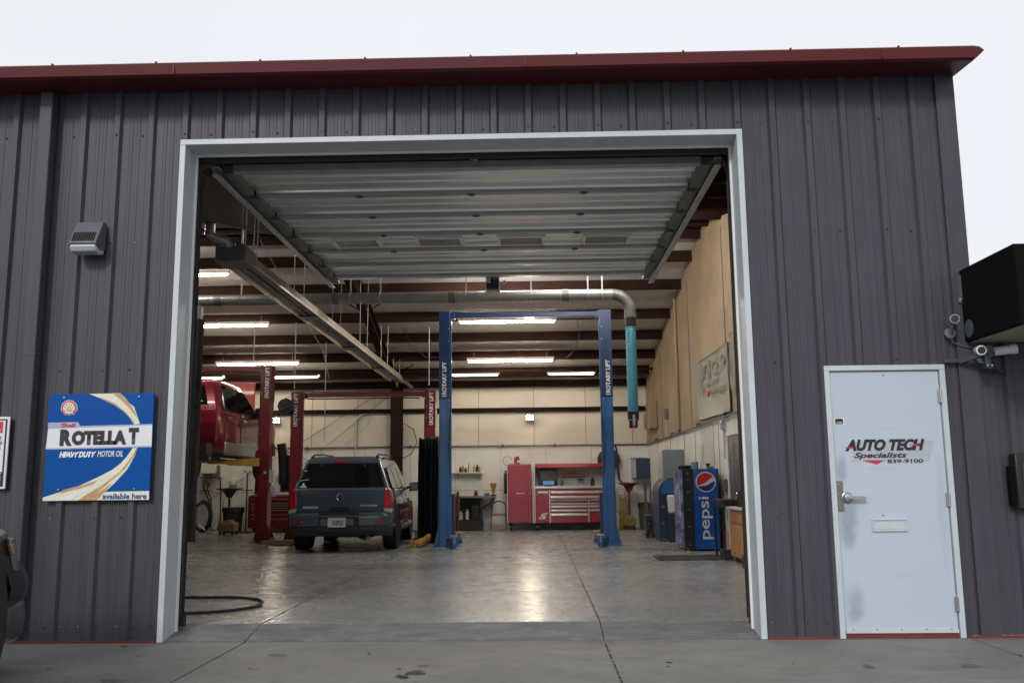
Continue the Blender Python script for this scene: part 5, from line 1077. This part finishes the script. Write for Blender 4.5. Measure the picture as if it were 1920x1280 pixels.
b=B(); b.prism([(2.56,1.05),(2.96,1.05),(2.96,1.34),(2.71,1.34),(2.62,1.28),(2.57,1.18)],'y',11.28,11.30); b.poly((0,0,0),XU,ZU,[(0,0)]*3) if False else None
b.build('hood_panel',m_blue,PW); b=B(); b.prism([(2.66,1.02),(2.97,1.02),(2.97,.66),(2.68,.66)],'y',11.15,11.30); b.build('basin',m_txtw,PW,bevel=.03)
b=B(); b.poly((0,11.279,0),XU,ZU,[(2.87+.055*math.cos(R(60*i+30)),1.19+.075*math.sin(R(60*i+30))) for i in range(6)],0,.002); b.build('hexagon_badge',m_bottleC,PW,smooth=False)
b=B(); b.box(2.68,2.95,11.18,11.35,ZF,.66); b.build('lower_drum',M('dark_slate_drum',(.025,.03,.05),.5),PW,bevel=.02)
for z,s_ in ((.78,.05),(.45,.04)): b=B(); b.poly((0,11.299,0),XU,ZU,[(2.535,z),(2.535+s_,z+s_*.8),(2.535+2*s_,z+.01),(2.535+s_,z-s_*.7)],0,.002); b.build('caution_sticker',m_bottleC,PW,smooth=False)
T=thing('tool_stand','cluttered steel stand of bars and tubes beside the blue parts washer','stand',(2.45,12.8,ZF)); b=B(); r=random.Random(5)
for i in range(11): x=2.40+.022*i; b.tube([(x,12.7+r.uniform(0,.3),ZF+r.uniform(.0,.2)),(x+r.uniform(-.03,.03),12.8,.6+r.uniform(0,.75))],.012+.01*r.random(),7)
b.box(2.38,2.66,12.6,13.0,ZF+.06,ZF+.10); b.box(2.38,2.66,12.6,13.0,.55,.58); b.build('steel_tubes',m_galvd,T)
b=B()
for i in range(7): b.lathe([(0,-.03),(.05,-.03),(.06,0),(.05,.03),(0,.03)],(2.40+.035*i,12.55,ZF+.08+.10*(i%4)),10,'y')
b.build('clamp_knob',m_black,T)
# drinks machine
VM=thing('vending_machine','blue and black cola vending machine beside the parts washer','vending machine',(2.95,8.95,ZF))
vy=8.62; VT=1.505
b=B(); b.box(2.72,3.22,vy,9.55,ZF+.02,VT); b.build('cabinet',m_black,VM,bevel=.01)
b=B(); b.box(2.770,3.185,vy-.004,vy,ZF+.035,VT-.01); sidep=b.build('side_panel',m_pep,VM,smooth=False)
b=B(); b.prism([(2.59,8.70),(2.72,8.62),(2.72,9.55),(2.59,9.50)],'z',ZF+.06,VT); b.build('door_edge',m_black,VM,bevel=.008,smooth=False)
b=B(); b.prism([(2.545,8.74),(2.59,8.71),(2.59,9.50),(2.545,9.47)],'z',ZF+.10,VT-.02); dm=b.build('display_front',M('display_front_blue',(.04,.08,.28),.22,col2=(.30,.36,.52),scale=3.0,stretch=(1,1,2.2),detail=2),VM,smooth=False)
b=B()
for k in range(8): b.prism([(2.538,8.76),(2.578,8.72),(2.58,8.725),(2.54,8.765)],'z',.72+.055*k,.755+.055*k)
b.build('selection_button',m_txtw,dm,smooth=False); b=B(); b.prism([(2.536,8.76),(2.578,8.718),(2.58,8.725),(2.54,8.765)],'z',1.20,1.40); b.build('picture_panel',m_alu,dm,smooth=False); b=B(); b.prism([(2.536,8.755),(2.568,8.728),(2.57,8.735),(2.54,8.765)],'z',.48,.60); b.build('coin_slot',m_black,dm,smooth=False)
b=B()
for z in (1.42,1.31,1.10,.80,.50,.19,.11):
    for dx in (-.012,.012): b.cyl((2.675+dx,8.645,z),(2.675+dx,8.638,z),.007,8)
b.build('rivet',m_alu,VM)
b=B(); b.cyl((2.66,8.75,ZF),(2.66,8.75,ZF+.06),.03,10); b.cyl((3.15,8.75,ZF),(3.15,8.75,ZF+.03),.03,10); b.build('foot',m_galvd,VM)
# round emblem on the side
ox,oz,rr=2.985,1.275,.178; PO=(0,vy-.004,0)
def disc(k): return [(ox+rr*k*math.cos(2*math.pi*i/40),oz+rr*k*math.sin(2*math.pi*i/40)) for i in range(40)]
b=B(); b.poly(PO,XU,ZU,disc(1),0,.002)
N=24; wx=[-1+2*i/N for i in range(N+1)]
up_=lambda t: .02+.30*math.sin(t*1.7)+.42*t*t*.55+.25*t-.12 ; 
def lower(t): return -.50+.45*t+.30*(t+1)*(t+1)*.45
def upper(t): return -.42+.62*(t+1)*.55+.42*max(0,t+.1)
kk=.90
def clampc(t,v): 
    m_=math.sqrt(max(0,1-t*t)); return max(-m_,min(m_,v))
red=[(ox+rr*kk*t,oz+rr*kk*clampc(t,upper(t))) for t in wx]+[(ox+rr*kk*t,oz+rr*kk*math.sqrt(max(0,1-t*t))) for t in reversed(wx)]
b.poly(PO,XU,ZU,red,1,.004)
lo=lambda t: -.46+.02*(t+1)+.30*max(0,t+.15)**1.0+.25*max(0,t-.2)
nav=[(ox+rr*kk*t,oz-rr*kk*math.sqrt(max(0,1-t*t))) for t in wx]+[(ox+rr*kk*t,oz+rr*kk*clampc(t,lo(t))) for t in reversed(wx)]
b.poly(PO,XU,ZU,nav,2,.004); b.build('round_emblem',[m_txtw,m_pepred,m_pepnavy],sidep,smooth=False)
text('pepsi','lettering',m_txtw,sidep,(3.085,vy-.004,.285),ZU,-XU,.735,.235,bold=.012,lift=.003)
b=B(); b.cyl((3.10,8.70,VT),(3.10,8.70,1.55),.06,14); b.build('cap_base',m_galvd,VM)
tag(B().lathe([(.045,0),(.025,.03),(.045,.08),(.04,.085)],(3.06,8.75,VT+.01),14).build('small_funnel',m_black),'small black funnel on top of the drinks machine','funnel')
T=thing('paper_roll','pale blue roll of shop towels on top of the drinks machine','towel roll',(2.83,8.8,VT)); b=B(); b.cyl((2.83,8.85,VT),(2.83,8.85,VT+.12),.055,18); b.build('roll',M('towel_blue',(.20,.34,.42),.8),T); b=B(); b.cyl((2.83,8.85,VT+.12),(2.83,8.85,VT+.122),.02,10); b.build('core',m_oilbrown,T)
tag(B().cyl((2.89,8.85,VT),(2.89,8.85,VT+.13),.016,10).build('marker_can',m_black),'thin black can beside the blue towel roll','can')
tag(B().lathe([(.13,0),(.14,.05),(.10,.07),(.0,.075)],(2.70,9.0,VT),20).build('steel_bowl',m_black),'dark bowl on top of the drinks machine at its front edge','bowl')
tag(B().box(1.88,3.02,6.7,7.62,ZF+.001,ZF+.013).build('floor_mat',m_mat,None,bevel=.004),'black rubber mat on the floor in front of the drinks machine','mat')
# cabinet and sink end beside the dark sink
CB=thing('oak_base_cabinet','honey oak base cabinet with a pale counter beside the dark sink','cabinet',(3.1,5.9,ZF))
b=B(); b.box(2.95,3.45,5.55,6.50,ZF+.08,.86); b.box(3.0,3.45,5.6,6.5,ZF,ZF+.08,1); b.build('carcass',[m_wood,m_black],CB,bevel=.004,smooth=False)
for y0,y1 in ((5.58,6.0),(6.03,6.46)):
    b=B(); b.box(2.932,2.95,y0,y1,ZF+.10,.64); d=b.build('door',m_wood,CB,bevel=.006,smooth=False); b=B(); b.box(2.926,2.933,y0+.07,y1-.07,ZF+.17,.57); b.build('raised_panel',m_wood,d,bevel=.006,smooth=False)
    b=B(); b.box(2.932,2.95,y0,y1,.67,.84); b.build('drawer_front',m_wood,CB,bevel=.006,smooth=False)
b=B(); b.prism([(2.975,ZF+.10),(3.40,ZF+.10),(3.40,.64),(2.975,.64)],'y',6.5,6.512); b.build('end_panel',m_wood,CB,bevel=.004,smooth=False)
b=B(); b.box(2.90,3.47,5.50,6.56,.862,.90); b.build('counter_top',m_counter,CB,bevel=.008)
tag(B().box(2.86,3.1,5.02,5.40,ZF,ZF+.18).box(2.90,3.06,5.06,5.36,ZF+.18,ZF+.23).build('black_crate',m_black,None,bevel=.015),'black plastic crate on the floor beside the jamb near the oak cabinet','crate')
tin('dark bottle with a yellow label on the oak cabinet',(3.02,6.1,.90),.04,.24,m_bottleB,m_black); tin('black squeeze bottle at the front of the oak cabinet counter',(3.06,5.85,.90),.045,.26,m_black,m_black); tin('slim white and red bottle on the oak cabinet',(3.13,5.85,.90),.025,.42,m_txtw,m_txtr)
T=thing('wash_sink','black utility sink between the drinks machine and the oak cabinet','sink',(3.1,7.2,.8)); b=B(); b.prism([(2.88,1.0),(3.30,1.0),(3.24,.86),(2.94,.86)],'y',6.75,7.6); b.build('basin',m_black,T,bevel=.015); b=B(); b.box(2.90,2.93,6.8,6.83,ZF,.87); b.box(2.90,2.93,7.5,7.53,ZF,.87); b.build('leg',m_black,T)
b=B(); b.tube([(3.2,7.2,1.0)]+[(3.2-.0,7.2-.07+.07*math.cos(R(a_)),1.05+.06*math.sin(R(a_))) for a_ in range(0,181,30)],.01,6); b.build('tap',m_chrome,T)
T=thing('magazine_rack','black rack of papers under the dark sink','rack',(2.95,6.85,ZF)); b=B(); b.box(2.86,3.0,6.62,6.95,ZF,ZF+.16); b.build('tray',m_black,T); b=B()
for i in range(5): b.box(2.93,2.95,6.66+.055*i,6.69+.055*i,ZF+.16,.52)
b.build('papers',M('paper_mix',(.35,.30,.30),.6,col2=(.6,.2,.25),scale=16),T)
# things on the right wall
IN=thing('interior_door','dark grey six panel door beyond the oak cabinet','door',(3.36,7.8,ZF))
def wq(y,z,off): return (xr(y)-off,y,z)
b=B(); b.hexa([wq(8.16,ZF,.035),wq(7.28,ZF,.035),wq(7.28,ZF,0),wq(8.16,ZF,0),wq(8.16,2.05,.035),wq(7.28,2.05,.035),wq(7.28,2.05,0),wq(8.16,2.05,0)]); dl=b.build('door_leaf',m_greydoor,IN,smooth=False)
for za,zb in ((1.62,1.92),(.98,1.52),(.28,.86)):
    for y in (7.94,7.50): b=B(); b.hexa([wq(y+.15,za,.043),wq(y-.15,za,.043),wq(y-.15,za,.034),wq(y+.15,za,.034),wq(y+.15,zb,.043),wq(y-.15,zb,.043),wq(y-.15,zb,.034),wq(y+.15,zb,.034)]); b.build('raised_panel',m_greydoor,dl,bevel=.004,smooth=False)
b=B(); 
for y in (8.20,7.24): b.hexa([wq(y+.035,ZF,.05),wq(y-.035,ZF,.05),wq(y-.035,ZF,0),wq(y+.035,ZF,0),wq(y+.035,2.09,.05),wq(y-.035,2.09,.05),wq(y-.035,2.09,0),wq(y+.035,2.09,0)])
b.hexa([wq(8.235,2.055,.05),wq(7.205,2.055,.05),wq(7.205,2.055,0),wq(8.235,2.055,0),wq(8.235,2.12,.05),wq(7.205,2.12,.05),wq(7.205,2.12,0),wq(8.235,2.12,0)]); b.build('casing',m_lowwall,IN,smooth=False)
BN=thing('vinyl_banner','wrinkled silver banner with a red triangle hung high above the drinks machine','banner',(3.3,9.2,2.5))
b=B(); nx,nz_=26,14; r=random.Random(2)
def bpnt(u,v):
    y=10.42-u*2.53; z=2.47+v*(1.13+.04*u); w=.010*math.sin(u*23+v*3)*(.3+v)+.006*math.sin(v*11+u*9)+.006*math.sin((u+v)*17)
    return (xr(y)-.05-w*.6,y,z-.05*math.sin(math.pi*u)*(v>.9))
vs=[bpnt(i/nx,j/nz_) for j in range(nz_+1) for i in range(nx+1)]
fs=[(j*(nx+1)+i,j*(nx+1)+i+1,(j+1)*(nx+1)+i+1,(j+1)*(nx+1)+i) for j in range(nz_) for i in range(nx)]
b.add(vs,fs); b.build('sheet',m_silver,BN,angle=80)
UW=Vector((xr(7.89)-xr(10.42),7.89-10.42,0)).normalized(); bo=Vector((xr(10.42)-.072,10.42,2.47))
text('AUTO TECH','lettering',m_bannertext,BN,bo+UW*.25+ZU*.72,UW,ZU,2.1,.30,bold=.03,shear=.25,lift=.0); text('Specialists','lettering',m_bannertext,BN,bo+UW*.6+ZU*.54,UW,ZU,1.3,.14,shear=.25,lift=0); text('839-9100','lettering',m_bannertext,BN,bo+UW*1.2+ZU*.36,UW,ZU,1.1,.13,bold=.02,lift=0)
b=B(); b.poly(bo,UW,ZU,[(.75,.49),(1.12,.49),(.98,.34)],0,.0); b.build('red_triangle',m_txtr,BN,smooth=False)
b=B(); 
for p,q in (((0,0),(2.53,0)),((0,1.13),(2.53,1.18)),((0,0),(0,1.13)),((2.53,0),(2.53,1.18))): b.bar(bo+UW*p[0]+ZU*p[1]+Vector((.04,0,0)),bo+UW*q[0]+ZU*q[1]+Vector((.04,0,0)),.012,.02)
b.build('edge_hem',m_galvd,BN,smooth=False)
B2=thing('vinyl_banner','narrow end of a second silver banner beside the jamb near the oak cabinet','banner',(3.4,7.2,2.8)); b=B()
vs=[];
for j in range(9):
    for i in range(9):
        u,v=i/8,j/8; y=7.72-u*.9; vs.append((xr(y)-.05-.03*math.sin(u*20+v*4),y,2.78+v*.95+.12*u))
b.add(vs,[(j*9+i,j*9+i+1,(j+1)*9+i+1,(j+1)*9+i) for j in range(8) for i in range(8)]); b.build('sheet',m_silver,B2,angle=80)
b=B(); b.tube([(xr(7.72)-.06,7.72,3.73),(xr(7.72)-.02,7.72,3.80)],.01,6); b.build('grommet_tie',m_galv,B2)
T=thing('wall_vent','tan louvered vent box high on the side wall near the back corner','vent',(3.0,15.9,2.7)); b=B(); b.box(xr(15.6)-.18,xr(15.6),15.3,15.9,2.62,3.30); b.build('box',m_tan,T,bevel=.006); b=B()
for k in range(6): b.box(xr(15.6)-.20,xr(15.6)-.18,15.92,16.5,2.70+.06*k,2.73+.06*k)
b.box(xr(15.6)-.19,xr(15.6),15.92,16.5,2.66,3.06); b.build('louver',m_tan,T,smooth=False); b=B(); b.box(xr(15.6)-.14,xr(15.6)-.02,16.3,16.5,3.14,3.30); b.build('sensor',m_greyp,T)
def wbox(label,y,z,w,h,mat,cat='electrical box',d=.09):
    T=thing('junction_box',label,cat,(xr(y),y,z)); b=B(); b.box(xr(y)-d,xr(y)-.005,y-w/2,y+w/2,z,z+h); b.build('case',mat,T,bevel=.006); b=B(); b.box(xr(y)-d-.006,xr(y)-d,y-w*.35,y+w*.35,z+h*.15,z+h*.85); b.build('cover',mat,T,bevel=.003); b=B(); b.tube([(xr(y)-.04,y,z),(xr(y)-.03,y,z-.5)],.010,6); b.build('conduit',m_galv,T)
wbox('small grey box on the tan wall beside the tan vent',13.9,2.75,.18,.24,m_galvd); wbox('small grey junction box under the silver banner',8.45,2.18,.14,.16,m_galv); wbox('small grey outlet box above the dark sink behind the drinks machine',8.5,1.12,.2,.2,m_galvd); wbox('blank pale cover plate on the wall above the drinks machine',10.4,1.62,.40,.36,m_lowwall,'cover plate',.03)
# ------------------------------------------------------------------ left back corner
T=thing('tyre_changer_box','cream wall box with valves and hanging black hoses behind the raised truck','hose station',(-8.8,16.9,1.5)); b=B(); b.box(-8.98,-8.60,16.72,17.0,1.62,1.92); b.build('box',m_creamlogo,T,bevel=.02); b=B(); b.box(-9.08,-8.48,16.85,16.95,1.50,1.54); b.box(-8.95,-8.90,16.8,16.9,1.3,1.62); b.box(-8.80,-8.76,16.8,16.9,1.25,1.62); b.box(-8.58,-8.52,16.8,16.9,1.45,1.85); b.box(-9.05,-8.78,16.88,16.95,1.16,1.19); b.build('manifold',m_galvd,T)
b=B(); b.tube([(-8.93,16.8,1.4),(-8.92,16.8,1.25),(-8.75,16.78,.9),(-8.70,16.76,.5),(-8.66,16.74,.2),(-8.58,16.72,.12),(-8.48,16.72,.16),(-8.42,16.74,.4),(-8.45,16.8,1.0),(-8.50,16.84,1.5)],.020,8); b.tube([(-8.80,16.8,1.4),(-8.82,16.8,1.2),(-8.70,16.78,.95),(-8.68,16.76,.6)],.018,8); b.build('hose',m_rubber,T)
T=thing('hose_coil','thick coil of black hose low on the back wall by the cream wall box','hose coil',(-8.9,16.9,.5)); b=B()
for k in range(4): b.tube([(-8.93+(.24-.012*k)*math.cos(2*math.pi*i/30),16.85-.03*k,.50+(.40-.015*k)*math.sin(2*math.pi*i/30)) for i in range(31)],.026,8,0,False)
b.build('coil',m_rubber,T); b=B(); b.tube([(-8.93,16.9,1.15),(-8.93,16.85,.85)],.012,6); b.tube([(-8.99,16.75,.75),(-9.0,16.72,.3),(-8.8,16.7,.14)],.02,8); b.build('hook_and_nozzle',m_steel,T)
T=thing('tool_chest','dark red tool chest with white drawer lines behind the red post under the raised truck','tool cabinet',(-7,16.6,ZF)); b=B(); b.box(-7.55,-6.45,16.3,16.9,.20,1.03); b.build('chest',M('dark_red_chest',(.13,.008,.014),.3,coat=.3),T,bevel=.008)
for z in (.93,.82,.76,.70,.64,.53,.42):
    for xa,xb in ((-7.05,-6.50),(-7.46,-7.38)): b=B(); b.box(xa,xb,16.275,16.3,z,z+.016); b.build('drawer_pull',m_alu,T,smooth=False)
for x in (-7.4,-6.6): b=B(); b.cyl((x-.02,16.4,ZF+.06),(x+.02,16.4,ZF+.06),.06,12); b.build('caster',m_rubber,T)
b=B(); b.box(-7.5,-6.5,16.35,16.85,1.03,1.05); b.box(-7.2,-7.0,16.4,16.7,1.05,1.09); b.build('top_tray',m_redd,T)
T=thing('wall_shelf','small white shelf with dark parts on the back wall beside the rear of the vehicle','shelf',(-6.7,16.9,1.57)); b=B(); b.box(-7.0,-6.35,16.75,17.0,1.555,1.575); b.build('board',m_txtw,T); b=B(); b.prism([(16.78,1.555),(17,1.555),(17,1.4)],'x',-6.9,-6.885); b.build('bracket',m_black,T)
tag(B().box(-6.92,-6.80,16.8,16.92,1.575,1.62).box(-6.78,-6.62,16.8,16.92,1.575,1.60).box(-6.60,-6.55,16.82,16.9,1.575,1.61).build('parts_pile',m_black,None,bevel=.01),'flat dark parts lying on the small white shelf','parts')
tin('amber can on the small white shelf beside the rear of the vehicle',(-6.67,16.85,1.60),.035,.17,m_bottleC,m_black)
T=thing('jack_stand','black forked transmission stand behind the red post under the raised truck','stand',(-7.55,16.2,ZF)); b=B(); b.tube([(-7.56,16.2,ZF),(-7.56,16.2,1.60)],.02,8); b.tube([(-7.64,16.2,1.68),(-7.61,16.2,1.64),(-7.56,16.2,1.60),(-7.51,16.2,1.64),(-7.48,16.2,1.68)],.014,8); b.tube([(-7.72,16.2,1.18),(-7.40,16.2,1.18)],.012,8); b.build('fork_post',m_black,T); b=B(); b.lathe([(.18,0),(.18,.03),(.03,.05)],(-7.56,16.2,ZF),14); b.build('base',m_black,T)
T=thing('wall_telephone','tan wall fixture on the back wall above the black funnel pan','fixture',(-8.2,17,1.4)); b=B(); b.box(-8.26,-8.12,16.92,17.02,1.30,1.50); b.build('body',m_creamlogo,T,bevel=.03); b=B(); b.tube([(-8.12,16.97,1.48),(-8.08,16.97,1.4),(-8.08,16.97,1.2)],.014,6); b.build('cord',m_txtg,T)
tag(B().tube([(-7.60,16.99,1.65),(-7.95,16.99,1.72)],.008,6).tube([(-7.95,16.99,1.72),(-7.95,16.99,1.2)],.008,6).build('thin_pipe',m_txtg),'thin pale bent pipe on the back wall beside the tan fixture','pipe')
T=thing('hanging_hose','black hanging drive hose and white tags behind the red post under the raised truck','hose',(-5.75,12.6,1.5)); b=B(); b.tube([(-5.66,12.5,2.2),(-5.62,12.5,1.95),(-5.60,12.5,1.6),(-5.58,12.5,1.3)],.10,10); b.box(-5.66,-5.42,12.5,12.62,1.15,1.95); b.build('bundle',m_black,T); b=B(); b.hexa([(-5.77,12.0,1.35),(-5.67,12.0,1.35),(-5.67,12.01,1.35),(-5.77,12.01,1.35),(-5.77,12.0,1.62),(-5.67,12.0,1.62),(-5.67,12.01,1.62),(-5.77,12.01,1.62)]); b.hexa([(-5.70,12.0,1.06),(-5.62,12.0,1.04),(-5.62,12.01,1.04),(-5.70,12.01,1.06),(-5.74,12.0,1.27),(-5.66,12.0,1.29),(-5.66,12.01,1.29),(-5.74,12.01,1.27)]); b.build('tag',m_txtg,T)
# folded curtain, pads, arms near the vehicle
T=thing('folded_curtain','tall black pleated bundle between the red post and a blue post','curtain',(-2.2,11.2,.3)); pts=[]
b=B(); prof=[]
n=13
for i in range(n+1): prof.append((-2.43+.44*i/n,11.2+(.07 if i%2 else -.07)))
for i in range(n,-1,-1): prof.append((-2.43+.44*i/n,11.36+(.05 if i%2 else -.05)))
k=len(prof); vs=[]; rr=random.Random(4)
for zz in (.10,.9,1.6,2.2): vs.append([(x+rr.uniform(-.015,.015),y+rr.uniform(-.02,.02),zz+(0 if zz<2 else .08*rr.random())) for x,y in prof])
b.loft(vs); b.build('pleats',m_rubber,T,smooth=False)
tag(B().bar((-2.40,10.15,ZF+.05),(-2.18,10.75,ZF+.14),.10,.09).bar((-2.30,10.1,ZF+.04),(-2.14,10.65,ZF+.20),.07,.07).bar((-2.42,10.12,ZF+.03),(-2.34,10.10,ZF+.03),.14,.06).build('lift_arm',m_yel,None,bevel=.006),'yellow folded lift arm on the floor beside the vehicle and the blue post','lift arm')
tag(B().bar((-5.65,11.3,ZF+.05),(-4.75,11.0,ZF+.08),.12,.08).bar((-5.4,11.15,ZF+.03),(-4.9,10.9,ZF+.03),.16,.04).cyl((-5.45,11.25,ZF),(-5.45,11.25,ZF+.14),.05,12).build('lift_arm',M('muddy_arm',(.16,.12,.06),.6,var=.25),None,bevel=.006),'muddy lift arm lying on the floor by the red post and the vehicle','lift arm')
tag(B().box(-3.05,-2.45,16.35,16.95,.88,.93).box(-3.02,-2.98,16.4,16.45,ZF,.88).box(-2.52,-2.48,16.4,16.45,ZF,.88).box(-3.0,-2.7,16.5,16.8,.93,1.08).box(-2.98,-2.55,16.5,16.9,.3,.7).build('side_bench',m_black,None,bevel=.006),'dark side bench with parts between the vehicle mirror and the red post','work bench')
tag(B().tube([(-2.72,15.8,.35),(-2.66,15.8,.75),(-2.60,15.82,.60)],.045,8).build('red_hose',m_txtr),'small red rag hanging on the dark side bench','rag')
# hose loop on the floor by the left jamb
b=B(); pts=[]
for i in range(28):
    t=R(-95+190*i/27); pts.append((-3.40+.62*math.cos(t)*(1 if i<14 else .95),1.64+.62*math.sin(t),ZF+.016))
b.tube([(-4.3,1.05,ZF+.016)]+pts+[(-4.4,2.28,ZF+.016)],.014,8)
tag(b.build('air_hose',m_rubber),'black air hose looped on the floor inside the doorway','hose')
